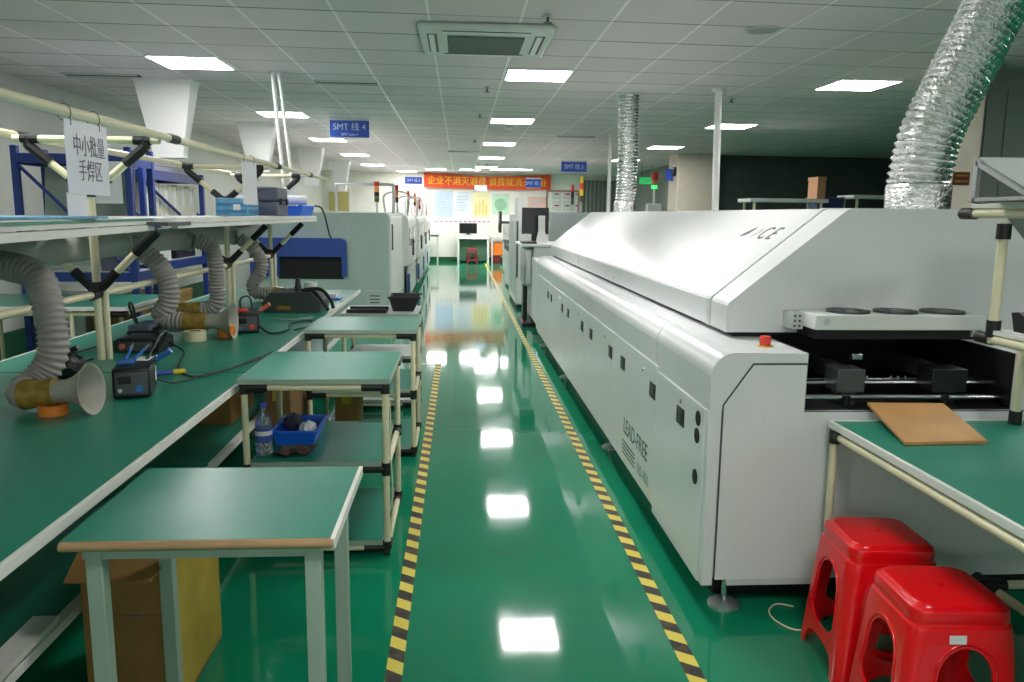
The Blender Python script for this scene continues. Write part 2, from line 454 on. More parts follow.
# ceiling fittings
def sprinkler(x, y, label):
    t = thing('sprinkler', label, 'sprinkler', (x, y, HC - 0.06), 'ceiling sprinklers')
    MB().lathe([(0.035, 0), (0.035, 0.006), (0.012, 0.012), (0.012, 0.02)], (x, y, HC - 0.0205), n=14).build('rosette', M_offwhite, t)
    MB().lathe([(0.009, 0.0), (0.009, 0.03), (0.012, 0.032)], (x, y, HC - 0.052), n=10).lathe([(0.03, 0), (0.03, 0.003)], (x, y, HC - 0.055), n=14).build('nozzle', M_darksteel, t)
sprinkler(0.56, 5.30, 'small pendant sprinkler at the near edge of the air conditioner')
sprinkler(0.27, 8.25, 'small sprinkler below the nearest aisle light panel')
sprinkler(0.25, 10.4, 'small sprinkler beside the second aisle light panel')
sprinkler(0.25, 14.0, 'small sprinkler beside the third aisle light panel')
sprinkler(0.66, 20.0, 'tiny far sprinkler near the fourth aisle light panel')
sprinkler(2.9, 8.6, 'small sprinkler on the ceiling beside the white pole by the oven')
tag(MB().lathe([(0.05, 0), (0.055, 0.02), (0.05, 0.035)], (0.70, 11.9, HC - 0.0355), n=16).build('smoke_detector', M_white), 'round white smoke detector just beyond the second aisle light', 'smoke detector')
t = thing('ceiling_speaker', 'round flush ceiling speaker above the silver duct side of the oven', 'speaker', (2.05, 5.53, HC - 0.012))
MB().lathe([(0.115, 0), (0.115, 0.0115)], (2.05, 5.53, HC - 0.012), n=28).build('rim', M_offwhite, t)
MB().lathe([(0.095, 0), (0.095, 0.006)], (2.05, 5.53, HC - 0.016), n=28).build('mesh_cover', M_pvc, t)
def slot(x0, x1, y, label):  # framed dark strips standing for gaps at dropped tiles
    t = thing('ceiling_vent', label, 'ceiling vent', ((x0 + x1) / 2, y, HC), 'linear ceiling vents')
    MB().box(x0, x1, y - .07, y - .06, HC - .018, HC - .0005).box(x0, x1, y + .06, y + .07, HC - .018, HC - .0005).build('rail', M_offwhite, t)
    MB().box(x0, x1, y - .06, y + .06, HC - .008, HC - .0005).build('slot', M_dark, t)
slot(-1.42, -0.82, 8.15, 'dark slot vent in the ceiling between aisle and bench light rows')
slot(1.58, 2.19, 13.1, 'dark slot vent in the ceiling before the second blue hanging sign')
slot(-0.25, 0.40, 16.6, 'dark slot vent across the ceiling beside the third aisle light')
slot(-3.75, -3.05, 8.05, 'dark slot vent beside the nearest white ceiling funnel')

# tapered white ceiling ducts
def funnel(x0, x1, y, zb, label):
    t = thing('ceiling_duct', label, 'ceiling duct', ((x0 + x1) / 2, y + .28, zb), 'white ceiling funnels')
    w = x1 - x0; cx = (x0 + x1) / 2; cy = y + .28
    def rect(h, z): return [(cx - h, y + .16 - h * .45, z), (cx + h, y + .16 - h * .45, z), (cx + h, y + .16 + h * .45, z), (cx - h, y + .16 + h * .45, z)]
    h0, h1 = w / 2, w * 0.25
    MB().loft([rect(h1, zb), rect(h1 * 1.12, zb + .1), rect(h1 * 1.45, zb + (HC - zb) * .5), rect(h0 * .94, HC - .03), rect(h0, HC - .0005)]).build('hopper', M_white, t, smooth=15)
    MB().box(cx - h1 - .004, cx + h1 + .004, y + .16 - h1 * .45 - .004, y + .16 + h1 * .45 + .004, zb - .03, zb, 0.003).build('collar', M_white, t)
funnel(-3.20, -2.62, 8.2, 2.05, 'white tapered ceiling funnel nearest the hanging paper sign')
funnel(-3.22, -2.66, 11.9, 2.10, 'white tapered ceiling funnel behind the leaning pole pair')
funnel(-3.24, -2.70, 16.2, 2.05, 'white tapered ceiling funnel third along, below the line sign')
funnel(-3.24, -2.72, 20.2, 2.05, 'white tapered ceiling funnel farthest back near the far wall')

# hanging line signs
M_signframe = M_white
def hang_sign(x0, x1, y, z0, z1, label, lines, small=False):
    cx = (x0 + x1) / 2
    t = thing('hanging_sign', label, 'sign', (cx, y, z0), 'blue production line signs')
    MB().box(x0, x1, y - .012, y + .012, z0, z1, 0.003).build('board', M_signblue, t)
    h = z1 - z0
    MB().box(x0 - .004, x1 + .004, y - .016, y + .016, z1, z1 + h * 0.16).box(x0 - .004, x1 + .004, y - .016, y + .016, z0 - h * 0.05, z0).build('frame', M_signframe, t)
    if z1 + h * .16 < HC - 0.01:
        MB().cyl((x0 + .08, y, z1), (x0 + .08, y, HC), .003, n=6).cyl((x1 - .08, y, z1), (x1 - .08, y, HC), .003, n=6).build('wire', M_alu, t)
    if len(lines) > 1:
        text('lettering', lines[0], h * .52, M_white_ink, t, face_mat((1, 0, 0), (0, 0, 1), (cx, y - .013, z0 + h * .60)), sx=min(1, 0.98))
        text('lettering', lines[1], h * .22, M_white_ink, t, face_mat((1, 0, 0), (0, 0, 1), (cx, y - .013, z0 + h * .17)))
    elif lines:
        text('lettering', lines[0], h * .55, M_white_ink, t, face_mat((1, 0, 0), (0, 0, 1), (cx, y - .013, z0 + h * .5)), sx=0.9)
    return t
hang_sign(-1.735, -1.215, 11.0, 2.495, 2.715, 'large blue hanging sign SMT line 4 over the bench side of the aisle', ['SMT 线 4', 'SMT Line 4'])
hang_sign(2.29, 2.87, 18.2, 2.47, 2.70, 'blue hanging sign on the ceiling between banner and oven duct', ['SMT 线 5'], True)
hang_sign(-1.56, -1.08, 23.0, 2.33, 2.52, 'small far blue sign at the end of the red banner', ['SMT 线 3'], True)
hang_sign(1.80, 2.22, 22.0, 2.237, 2.467, 'small far blue sign hanging in front of the red banner', ['SMT 线 3'], True)
t = hang_sign(0.40, 0.74, 22.3, 2.155, 2.265, 'small white and pale blue plate hanging before the banner middle', [], True)
for c in [o for o in bpy.data.objects if o.parent == t and o.name.startswith('board')]:
    c.data.materials.clear(); c.data.materials.append(mat('pale_sign_blue', rgb(150, 180, 214), 0.5))
del t['group']

# banner
t = thing('banner', 'long red banner with yellow Chinese slogan on the far wall', 'banner', (0.86, 25.45, 2.30))
bm = MB(); top = []; bot = []
for i in range(25):
    a = i / 24; x = -1.13 + 4.0 * a
    sag = -0.09 * math.sin(PI * a) - .02 * a
    bm_z0 = 2.32 - 0.03 * a; top.append((x, 2.78 + sag)); bot.append((x, bm_z0 + sag * .3))
bm.prism(top + bot[::-1], 'y', 25.36, 25.365)
bm.build('cloth', M_bannerred, t)
for dx in (0, .009):
    text('lettering', '企业不消灭浪费 浪费就消灭企业', 0.285, M_banneryel, t, face_mat((1, 0, -0.012), (0, 0, 1), (0.86 + dx, 25.355 - dx * .1, 2.50)), sx=0.93)

# ------------------------------------------------------------------ floor tape
tag(MB().box(-0.243, -0.187, 0.5, 7.85, 0.0, 0.0015).build('floor_tape', M_stripe, origin=(-0.215, 2, 0)), 'yellow and black floor tape line along the workbench side', 'floor tape', 'hazard floor tapes')
tag(MB().box(0.750, 0.808, 0.5, 24.5, 0.0, 0.0015).build('floor_tape', M_stripe, origin=(0.78, 2, 0)), 'yellow and black floor tape line along the white oven', 'floor tape', 'hazard floor tapes')
tag(MB().box(-0.40, -0.19, 7.87, 7.90, 0.0, 0.0015).build('floor_tape', M_trim), 'short pale floor tape crossing the end of the striped line', 'floor tape')
# ------------------------------------------------------------------ left workbenches
def workbench(x0, x1, y0, y1, label, legs, far_trim=True):
    t = thing('workbench', label, 'workbench', ((x0 + x1) / 2, (y0 + y1) / 2, 0), 'green topped workbenches')
    zt = 0.76
    top = MB().box(x0 + .014, x1 - .014, y0 + .002, y1 - .002, zt - .026, zt).build('worktop', M_mat, t)
    MB().box(x1 - .014, x1, y0, y1, zt - .028, zt + .002, 0.002).box(x0, x0 + .014, y0, y1, zt - .028, zt + .002, 0.002).build('edging', M_trim, top)
    fr = MB()
    for x in (x0 + .05, x1 - .55):
        fr.cyl((x, y0 + .04, zt - .05), (x, y1 - .04, zt - .05), .014, n=10)
        fr.cyl((x, y0 + .04, .28), (x, y1 - .04, .28), .014, n=10)
    for y in legs:
        fr.cyl((x0 + .05, y, zt - .05), (x1 - .06, y, zt - .05), .014, n=10)
        fr.cyl((x0 + .05, y, .28), (x1 - .23, y, .28), .014, n=10)
    fr.build('rail_frame', M_cream, t)
    for y in legs:
        for x in (x0 + .05, x1 - .55):
            l = MB().cyl((x, y, 0.03), (x, y, zt - .03), .014, n=10).build('leg', M_cream, t)
            MB().cyl((x, y, 0), (x, y, .03), .025, n=12).build('foot', M_joint, l)
            MB().cyl((x, y, zt - .085), (x, y, zt - .036), .019, n=10).build('joint', M_joint, l)
            MB().cyl((x, y, .245), (x, y, .294), .019, n=10).build('joint', M_joint, l)
    sh = MB().box(x0 + .03, x1 - .225, y0 + .01, y1 - .01, .296, .314).build('lower_shelf', M_mat, t)
    MB().box(x1 - .225, x1 - .19, y0, y1, .292, .322, 0.003).build('edging', M_trim, sh)
    return t
wb1 = workbench(-2.25, -0.955, 0.2, 3.68, 'green topped workbench nearest the camera with the grey hose horn on it', (0.26, 1.9, 3.62))
wb2 = workbench(-2.25, -0.965, 3.69, 7.75, 'green topped workbench running back behind the trolleys to the machine', (3.75, 5.7, 7.69))
# a bare metal profile strip leaning along the lower shelf
tag(MB().quadbox([(-1.21, 1.30, .325), (-1.14, 1.30, .325), (-1.13, 2.16, .35), (-1.20, 2.16, .35)], (0, 0, .016)).build('white_plank', M_trim), 'white plank lying on the low bench shelf beside the carton', 'plank')

# ------------------------------------------------------------------ tube rack above the benches
RX = -1.78
tr = thing('tube_rack', 'cream tube frame with black joints carrying the long white shelf over the benches', 'rack', (RX, 4.5, 0.76))
post_ys = (1.75, 4.0, 6.22, 7.62)
def arm(p, q, r=.018):
    p, q = Vector(p), Vector(q)
    a = MB().cyl(p, q, r, n=10).build('brace', M_cream, tr)
    d = (q - p)
    MB().cyl(p, p + d * .3, r + .006, n=10).build('joint', M_joint, a)
    MB().cyl(q - d * .38, q, r + .006, n=10).build('joint', M_joint, a)
for y in post_ys:
    p = MB().cyl((RX, y, .762), (RX, y, 1.60), .0195, n=12).cyl((RX + .034, y + .01, .762), (RX + .034, y + .01, 1.12), .014, n=10).build('post', M_cream, tr)
    MB().cyl((RX, y, 1.085), (RX, y, 1.15), .031, n=12).cyl((RX, y - .07, 1.09), (RX, y + .07, 1.09), .026, n=10).build('joint', M_joint, p)
    MB().cyl((RX, y, 1.56), (RX, y, 1.61), .023, n=12).build('joint', M_joint, p)
    for s in (-1, 1):
        arm((RX + s * .02, y, 1.12), (RX + s * .30, y, 1.395))
        arm((RX + s * .015, y, 1.585), (RX + s * .27, y, 1.80))
    c = MB().cyl((RX - .34, y, 1.83), (RX + .34, y, 1.83), .018, n=10).build('crossbar', M_cream, tr)
    MB().cyl((RX - .30, y, 1.83), (RX - .22, y, 1.83), .022, n=10).cyl((RX - .27, y, 1.79), (RX - .27, y, 1.84), .022, n=10).build('joint', M_joint, c)
    MB().cyl((RX + .22, y, 1.83), (RX + .30, y, 1.83), .022, n=10).cyl((RX + .27, y, 1.79), (RX + .27, y, 1.84), .022, n=10).build('joint', M_joint, c)
for x in (RX - .36, RX + .36):
    r = MB().cyl((x, 0.9, 1.85), (x, 8.75, 1.85), .0195, n=12).build('rail', M_cream, tr)
    for y in (4.12, 6.4, 7.75): MB().cyl((x, y - .06, 1.85), (x, y + .06, 1.85), .023, n=10).build('joint', M_joint, r)
MB().cyl((RX, 0.9, 1.09), (RX, 7.62, 1.09), .018, n=10).build('rail', M_cream, tr)
# shelf boards; the near one sits a little askew on its brackets
b1 = MB().prism([(-1.10, 1.0), (-1.22, 2.0), (-1.46, 3.92), (-2.15, 3.92), (-2.02, 1.0)], 'z', 1.452, 1.462).build('shelf_board', M_mat, tr)
MB().quadbox([(-1.098, 1.0, 1.405), (-1.218, 2.0, 1.405), (-1.218, 2.0, 1.432), (-1.098, 1.0, 1.432)], (-.03, 0, 0)).quadbox([(-1.218, 2.0, 1.405), (-1.458, 3.92, 1.405), (-1.458, 3.92, 1.432), (-1.218, 2.0, 1.432)], (-.03, 0, 0)).quadbox([(-1.104, 1.0, 1.436), (-1.224, 2.0, 1.436), (-1.224, 2.0, 1.466), (-1.104, 1.0, 1.466)], (-.03, 0, 0)).quadbox([(-1.224, 2.0, 1.436), (-1.464, 3.92, 1.436), (-1.464, 3.92, 1.466), (-1.224, 2.0, 1.466)], (-.03, 0, 0)).box(-2.16, -2.05, 1.0, 3.92, 1.40, 1.452).build('edging', M_trim, b1)
b2 = MB().box(-2.15, -1.39, 4.0, 7.72, 1.445, 1.462).build('shelf_board', M_offwhite, tr)
MB().box(-1.392, -1.362, 3.96, 7.74, 1.415, 1.437).box(-1.396, -1.366, 3.96, 7.74, 1.441, 1.467).box(-2.17, -2.14, 3.96, 7.74, 1.405, 1.46).build('edging', M_trim, b2)
MB().box(-1.47, -1.352, 3.80, 4.12, 1.428, 1.446).build('shelf_clip', M_darksteel, tr)

# grey exhaust pipe with flexible hoses and horns
PXX = -1.92
t = thing('exhaust_pipe', 'straight grey exhaust pipe running under the long white shelf', 'pipe', (PXX, 4.5, 1.26))
MB().cyl((PXX, 0.8, 1.31), (PXX, 7.6, 1.31), .07, n=20).build('pipe_run', M_pvc, t)
for y in (2.8, 3.22, 4.66, 5.56, 6.62):
    MB().cyl((PXX, y - .06, 1.31), (PXX, y + .06, 1.31), .078, n=20).build('coupling', M_pvc, t)
    if y > 3: MB().cyl((PXX, y, 1.31), (PXX + .10, y + .01, 1.285), .062, n=18).build('branch', M_pvc, t)
def rib(r, pitch, amp):
    return lambda d: r + amp * (abs(((d / pitch) % 1) * 2 - 1) ** 0.7 - .5) * 2
def hose(label, pts, r, band, horn, mouth, axis, pitch=.024):
    t = thing('exhaust_hose', label, 'hose', (pts[-1][0], pts[-1][1], 0.762), 'grey flexible exhaust hoses')
    path = resample(catmull(pts, 24), pitch / 5)
    MB().sweep(path, rib(r, pitch, .0065), 20).build('corrugated_hose', M_hose, t, smooth=80)
    e = Vector(pts[-1]); ax = Vector(axis).normalized()
    if band:
        MB().lathe([(r + .002, -.02), (r + .004, 0), (r - .004, band * .5), (r - .002, band)], e, ax, 20).build('tape_band', M_tapeband, t)
    if horn:
        s = e + ax * band
        prof = [(r - .012, 0), (r - .010, horn * .3), (r - .002, horn * .55), (r + (mouth - r) * .35, horn * .75), (r + (mouth - r) * .7, horn * .9), (mouth, horn), (mouth + .004, horn + .003), (mouth - .004, horn + .001)]
        inner = [(max(.01, p - .005), h) for p, h in prof[:6]][::-1]
        MB().lathe(prof + inner + [(r - .02, .002)], s, ax, 28, caps=True).build('horn', M_horn, t, smooth=50)
    return t
hose('nearest grey corrugated hose curling down to a wide pale horn on the bench', [(-1.78, 3.20, 1.285), (-1.63, 3.15, 1.25), (-1.57, 3.10, 1.16), (-1.54, 3.07, 1.04), (-1.545, 3.06, .95), (-1.575, 3.04, .885), (-1.60, 3.00, .845), (-1.60, 2.95, .832), (-1.57, 2.925, .832)], .052, .10, .13, .092, (1, -.06, .10))
hose('second grey corrugated hose with pale horn resting on a cream tape roll', [(-1.82, 4.68, 1.275), (-1.73, 4.70, 1.18), (-1.685, 4.70, 1.06), (-1.70, 4.70, .96), (-1.735, 4.70, .90), (-1.70, 4.70, .862), (-1.64, 4.70, .858), (-1.60, 4.70, .856)], .055, .12, .15, .105, (1, .02, .03))
hose('third grey corrugated hose hanging straight then bending back towards the rack', [(-1.80, 5.58, 1.30), (-1.71, 5.60, 1.25), (-1.685, 5.60, 1.15), (-1.685, 5.60, 1.0), (-1.69, 5.60, .88), (-1.73, 5.60, .835), (-1.80, 5.60, .825)], .050, .16, 0, 0, (-1, 0, 0))
hose('farthest grey corrugated hose curving onto the bench by the dark machine', [(-1.80, 6.64, 1.28), (-1.70, 6.68, 1.20), (-1.645, 6.70, 1.09), (-1.66, 6.70, 1.0), (-1.72, 6.70, .90), (-1.70, 6.70, .835), (-1.62, 6.70, .83), (-1.54, 6.70, .832)], .050, .08, .12, .085, (1, 0, 0))

# paper signs hanging from the front rail, facing the aisle
def hang_sheet(y0, y1, z0, z1, label, lines, m=M_paper):
    x = RX + .36 + .018
    t = thing('hanging_paper', label, 'paper sign', (x, (y0 + y1) / 2, z0))
    MB().box(x, x + .003, y0, y1, z0, z1).build('sheet', m, t)
    for y in (y0 + .05, y1 - .06):
        rg = MB()
        pts = [(x - .018 + .024 * math.cos(a), y, 1.845 + .030 * math.sin(a)) for a in [2 * PI * i / 14 for i in range(15)]]
        rg.sweep([Vector(p) for p in pts], .0018, 5)
        rg.box(x - .001, x + .004, y - .003, y + .003, z1 - .02, max(z1, 1.822))
        rg.build('ring', M_darksteel, t)
    for s, zz, sz in lines:
        text('lettering', s, sz, M_ink, t, face_mat((0, 1, 0), (0, 0, 1), (x + .0042, (y0 + y1) / 2 + .012, zz)), sx=0.76, ext=.0004)
    return t
hang_sheet(2.98, 3.32, 1.555, 1.820, 'laminated white paper sign with dark Chinese writing hung near the camera', [('中小批量', 1.728, .085), ('手焊区', 1.638, .085)], mat('laminated_paper', rgb(222, 224, 232), 0.22, noise=0.01))
hang_sheet(5.30, 5.66, 1.545, 1.82, 'blank white paper sheet hanging over the light blue box', [])
tag(MB().box(-1.405, -1.402, 2.97, 3.12, 1.467, 1.56).build('paper_tag', M_paper), 'small white paper tag below the edge of the laminated sign', 'paper')
tag(MB().box(-2.90, -2.69, 6.605, 6.61, 1.55, 1.88).build('paper_sheet', M_paper), 'pale paper sheet hung on the nearest blue rack before the binders', 'paper')

# things on the shelf
tag(MB().box(-1.75, -1.32, 2.2, 3.1, 1.467, 1.476, 0.002).build('flat_panel', M_lightblue), 'flat pale blue sheet lying on the near shelf board', 'sheet')
t = thing('parts_box', 'light blue slatted parts box on the shelf below the blank paper', 'box', (-1.65, 6.0, 1.467))
MB().box(-1.76, -1.53, 5.90, 6.22, 1.467, 1.595, .008).build('body', M_lightblue, t)
M_rib = mat('blue_rib', rgb(60, 124, 170), .5)
for z in (1.488, 1.535):
    MB().box(-1.75, -1.54, 5.893, 5.901, z, z + .026, .002).build('rib', M_rib, t)
    MB().box(-1.531, -1.524, 5.91, 6.21, z, z + .026, .002).build('rib', M_rib, t)
MB().box(-1.63, -1.58, 5.889, 5.893, 1.51, 1.55).build('label_plate', M_label, t)
t = thing('tool_case', 'dark slate tool case standing on the shelf beside the light blue box', 'case', (-1.53, 6.5, 1.467))
MB().box(-1.66, -1.42, 6.36, 6.74, 1.467, 1.575, .012).build('base', M_greybox, t)
MB().box(-1.66, -1.42, 6.36, 6.74, 1.58, 1.69, .02).build('lid', M_greybox, t)
MB().box(-1.415, -1.40, 6.42, 6.47, 1.555, 1.605, .004).build('latch', M_black, t)
MB().box(-1.415, -1.40, 6.62, 6.67, 1.555, 1.605, .004).build('latch', M_black, t)
MB().box(-1.60, -1.50, 6.45, 6.65, 1.691, 1.696).build('label_plate', M_paper, t)
t = thing('parts_bin', 'bright blue bin with a white roll on top at the shelf end', 'bin', (-1.5, 7.35, 1.467))
MB().prism([(-1.64, 1.467), (-1.39, 1.467), (-1.365, 1.55), (-1.64, 1.56)], 'y', 7.06, 7.62).build('body', M_blueplastic, t)
MB().box(-1.40, -1.364, 7.04, 7.64, 1.545, 1.562, .004).build('rim', M_blueplastic, t)
tag(MB().cyl((-1.63, 7.2, 1.605), (-1.39, 7.35, 1.605), .042, n=18).build('paper_roll', M_paper), 'white roll lying across the bright blue bin', 'roll')
tag(MB().tube([(-1.38, 7.74, 1.56), (-1.33, 7.80, 1.54), (-1.30, 7.85, 1.44), (-1.27, 7.85, 1.30), (-1.25, 7.86, 1.25)], .008, 6).build('hanging_cable', M_rubber), 'thin black cable hanging off the far shelf end', 'cable')

# things on the benches
def tape_roll(x, y, r, h, m, label, z=.762):
    t = thing('tape_roll', label, 'tape roll', (x, y, z), 'tape rolls on the benches')
    MB().lathe([(r * .55, 0), (r, 0), (r, h), (r * .55, h), (r * .55, 0.0)], (x, y, z), n=26, caps=False).build('tape_winding', m, t, smooth=50)
    MB().lathe([(r * .50, .001), (r * .54, .001), (r * .54, h - .001), (r * .50, h - .001), (r * .50, .001)], (x, y, z), n=26, caps=False).build('core', M_carton, t, smooth=50)
tape_roll(-1.475, 2.90, .05, .038, M_orangetape, 'orange tape roll under the nearest pale horn')
tape_roll(-1.52, 4.60, .062, .058, M_creamtape, 'cream tape roll under the second pale horn')
tape_roll(-1.385, 4.74, .050, .065, M_orangetape, 'amber tape roll between the second horn and the red black clutter')

def cable(pts, label, r=.0045, m=M_rubber):
    return tag(MB().tube(pts, r, 6).build('cable', m), label, 'cable', 'black cables on the benches')

def solder_station(x, y, rz, label, accent, tool):
    t = thing('soldering_station', label, 'soldering station', (0, 0, 0), 'soldering stations')
    MB().box(-.07, .07, -.09, .09, 0, .12, .01).build('case', M_black, t)
    f = MB().box(-.06, .06, -.096, -.089, .015, .105, .003).build('front_panel', M_darksteel, t)
    MB().cyl((.03, -.095, .04), (.03, -.112, .04), .014, n=14).build('knob', accent, f)
    MB().box(-.045, .0, -.099, -.095, .06, .09).build('display', M_screen, f)
    MB().cyl((-.04, -.095, .035), (-.04, -.105, .035), .009, n=12).build('socket', M_steel, f)
    h = MB().lathe([(.045, 0), (.045, .012), (.02, .02), (.018, .05)], (.02, .16, 0), n=16).build('iron_stand', M_black, t)
    MB().cyl((.0, .16, .055), (.08, .14, .12), .022, r2=.014, n=12).build('spring_holder', M_steel, h)
    MB().cyl((.035, .15, .085), (.13, .12, .155), .010, r2=.013, n=10).build('iron_handle', tool, h)
    MB().box(-.06, .0, .0, .07, .121, .135, .003).build('tool_tray', accent, t)
    t.location = (x, y, .762); t.rotation_euler.z = rz
    return t
solder_station(-1.32, 3.24, .25, 'dark soldering station with blue tools beside the nearest horn mouth', M_bluetool, M_bluetool)
solder_station(-1.32, 4.98, .2, 'black soldering station with salmon red handle behind the amber tape roll', M_redsmall, M_salmon)
for (p, q, l) in (((-1.36, 3.27, .898), (-1.34, 3.30, .96), 'blue tweezers standing upright in the tool tray by the horn'), ((-1.33, 3.28, .898), (-1.29, 3.34, .95), 'blue brush leaning in the tool tray by the horn')):
    t = thing('hand_tool', l, 'tool', p, 'blue hand tools')
    MB().cyl(p, Vector(p).lerp(Vector(q), .7), .006, n=8).build('grip', M_bluetool, t)
    MB().cyl(Vector(p).lerp(Vector(q), .7), q, .006, r2=.002, n=8).build('tip', M_steel, t)
t = thing('screwdriver', 'blue handled tool with yellow end lying on the bench near its edge', 'tool', (-1.33, 3.6, .762))
MB().cyl((-1.42, 3.55, .775), (-1.30, 3.615, .775), .011, n=10).build('handle', M_bluelabel, t)
MB().cyl((-1.30, 3.615, .775), (-1.255, 3.64, .775), .013, n=12).build('end_cap', M_yellow, t)
MB().cyl((-1.42, 3.55, .775), (-1.52, 3.495, .768), .004, n=8).build('shaft', M_steel, t)
tag(MB().box(-1.40, -1.33, 3.40, 3.50, .762, .87, .003).build('paper_box', M_paper), 'small white box behind the near soldering station', 'box')
t = thing('power_supply', 'black boxed power supply sitting behind the near soldering station', 'power supply', (-1.72, 4.30, .762))
MB().prism([(-1.80, .764), (-1.57, .764), (-1.57, .825), (-1.60, .842), (-1.77, .842), (-1.80, .825)], 'y', 4.18, 4.40).build('case', M_black, t)
MB().box(-1.77, -1.60, 4.172, 4.181, .775, .82, .003).build('front_panel', M_darksteel, t)
MB().tube([(-1.76, 4.3, .842), (-1.76, 4.3, .856), (-1.62, 4.3, .856), (-1.62, 4.3, .842)], .006, 8).build('handle', M_black, t)
MB().cyl((-1.75, 4.175, .80), (-1.75, 4.16, .80), .014, n=12).build('knob', M_salmon, t)
t = thing('adapter_box', 'dark grey boxed adapter at the foot of the second hose', 'adapter', (-1.72, 4.62, .762))
MB().box(-1.86, -1.74, 4.52, 4.76, .762, .86, .006).build('case', M_greybox, t)
MB().box(-1.738, -1.735, 4.56, 4.72, .78, .84).build('vent_plate', M_black, t)
t = thing('wrapped_bundle', 'crumpled dark bag standing behind the nearest hose horn', 'bag', (-1.73, 3.55, .762))
bm = MB(); bmesh.ops.create_icosphere(bm.bm, subdivisions=3, radius=1)
for v in bm.bm.verts:
    n = math.sin(v.co.x * 7 + v.co.y * 3) * .10 + math.sin(v.co.z * 9 + v.co.x * 5) * .09 + math.cos(v.co.y * 11 - v.co.z * 4) * .07
    v.co = Vector((-1.73 + v.co.x * (.065 + .03 * n), 3.56 + v.co.y * (.075 + .03 * n), .762 + (max(v.co.z, -.85) + .85) * (.062 + .03 * n)))
bm.build('bag_body', M_black, t, smooth=25)
MB().tube([(-1.73, 3.56, .86), (-1.71, 3.55, .885), (-1.68, 3.55, .90)], .012, 6).build('knot', M_black, t)
cable([(-1.555, 4.30, .80), (-1.45, 4.20, .768), (-1.38, 3.95, .767), (-1.30, 3.70, .767), (-1.18, 3.55, .767), (-1.08, 3.75, .767), (-1.02, 4.05, .767)], 'thin cable looping from the power supply to the bench edge')
cable([(-1.26, 3.33, .80), (-1.22, 3.42, .768), (-1.17, 3.56, .767), (-1.10, 3.70, .767), (-1.03, 3.95, .767), (-0.99, 4.2, .767)], 'cable from the near soldering station to the bench edge')
cable([(-1.33, 3.36, .85), (-1.38, 3.7, .93), (-1.46, 4.0, .90), (-1.56, 4.16, .80)], 'raised black lead arching from soldering station to power supply', .006)
cable([(-1.86, 4.3, .80), (-1.98, 4.2, .768), (-2.02, 3.95, .767), (-1.86, 3.85, .767), (-1.82, 4.0, .767)], 'cable coiled round the foot of the first post')
cable([(-1.84, 4.6, .86), (-1.92, 4.75, .95), (-2.0, 4.9, .93), (-2.05, 5.1, .80)], 'thick black lead arching behind the second hose', .008)
cable([(-1.25, 4.95, .80), (-1.15, 4.85, .768), (-1.08, 5.0, .767), (-1.12, 5.3, .767), (-1.02, 5.45, .767), (-0.99, 5.2, .767), (-1.04, 5.0, .767)], 'cable looping from the red black station to the bench edge', .006)
cable([(-1.30, 5.05, .85), (-1.36, 5.2, .95), (-1.46, 5.35, .92), (-1.50, 5.5, .80)], 'black lead arching behind the red black station', .006)
cable([(-1.30, 5.55, .77), (-1.15, 5.5, .767), (-1.05, 5.65, .767), (-1.2, 5.8, .767)], 'pale cable lying across the far bench before the dark machine', .004, M_pvc)
t = thing('bench_machine', 'dark green bench machine with thick black leads at the far bench end', 'machine', (-1.28, 6.15, .762))
MB().loft([[(-1.46, 5.95, .762), (-1.05, 5.95, .762), (-1.05, 6.40, .762), (-1.46, 6.40, .762)], [(-1.47, 5.95, .83), (-1.04, 5.95, .83), (-1.04, 6.40, .83), (-1.47, 6.40, .83)], [(-1.42, 6.0, .90), (-1.12, 6.0, .905), (-1.12, 6.35, .905), (-1.42, 6.35, .90)]]).build('casing', M_greenbag, t)
MB().cyl((-1.24, 6.15, .90), (-1.24, 6.15, 1.0), .03, r2=.018, n=12).build('neck', M_black, t)
MB().tube([(-1.20, 6.1, .91), (-1.10, 6.05, .90), (-1.02, 6.0, .82), (-.99, 6.0, .77)], .014, 8).build('lead', M_rubber, t)
MB().tube([(-1.20, 6.2, .91), (-1.08, 6.2, .91), (-1.0, 6.15, .84), (-.975, 6.15, .77)], .014, 8).build('lead', M_rubber, t)
MB().box(-1.36, -1.26, 5.944, 5.951, .78, .81).build('label_plate', M_tapeband, t)
tag(MB().lathe([(.050, 0), (.058, .12), (.060, .122), (.054, .118), (.046, .004)], (-1.33, 7.15, .762), n=22).build('cup', M_cup), 'white plastic cup on the far bench end', 'cup')
t = thing('pen_tray', 'small blue and white clutter tray at the far bench corner', 'tray', (-1.12, 6.9, .762))
MB().box(-1.22, -1.02, 6.8, 7.0, .762, .775, .003).build('base', M_bluetool, t)
MB().box(-1.16, -1.06, 6.84, 6.94, .776, .81, .004).build('content', M_paper, t)
tag(MB().box(-1.98, -1.78, 5.9, 6.2, .762, .766).build('paper_sheet', M_paper), 'white paper lying behind the third hose', 'paper')
# plastic lid (dark device at foot of the far hose)
tag(MB().box(-1.62, -1.50, 5.75, 5.95, .762, .80, .01).build('foot_switch', M_black), 'small black pedal box before the far hose', 'box')

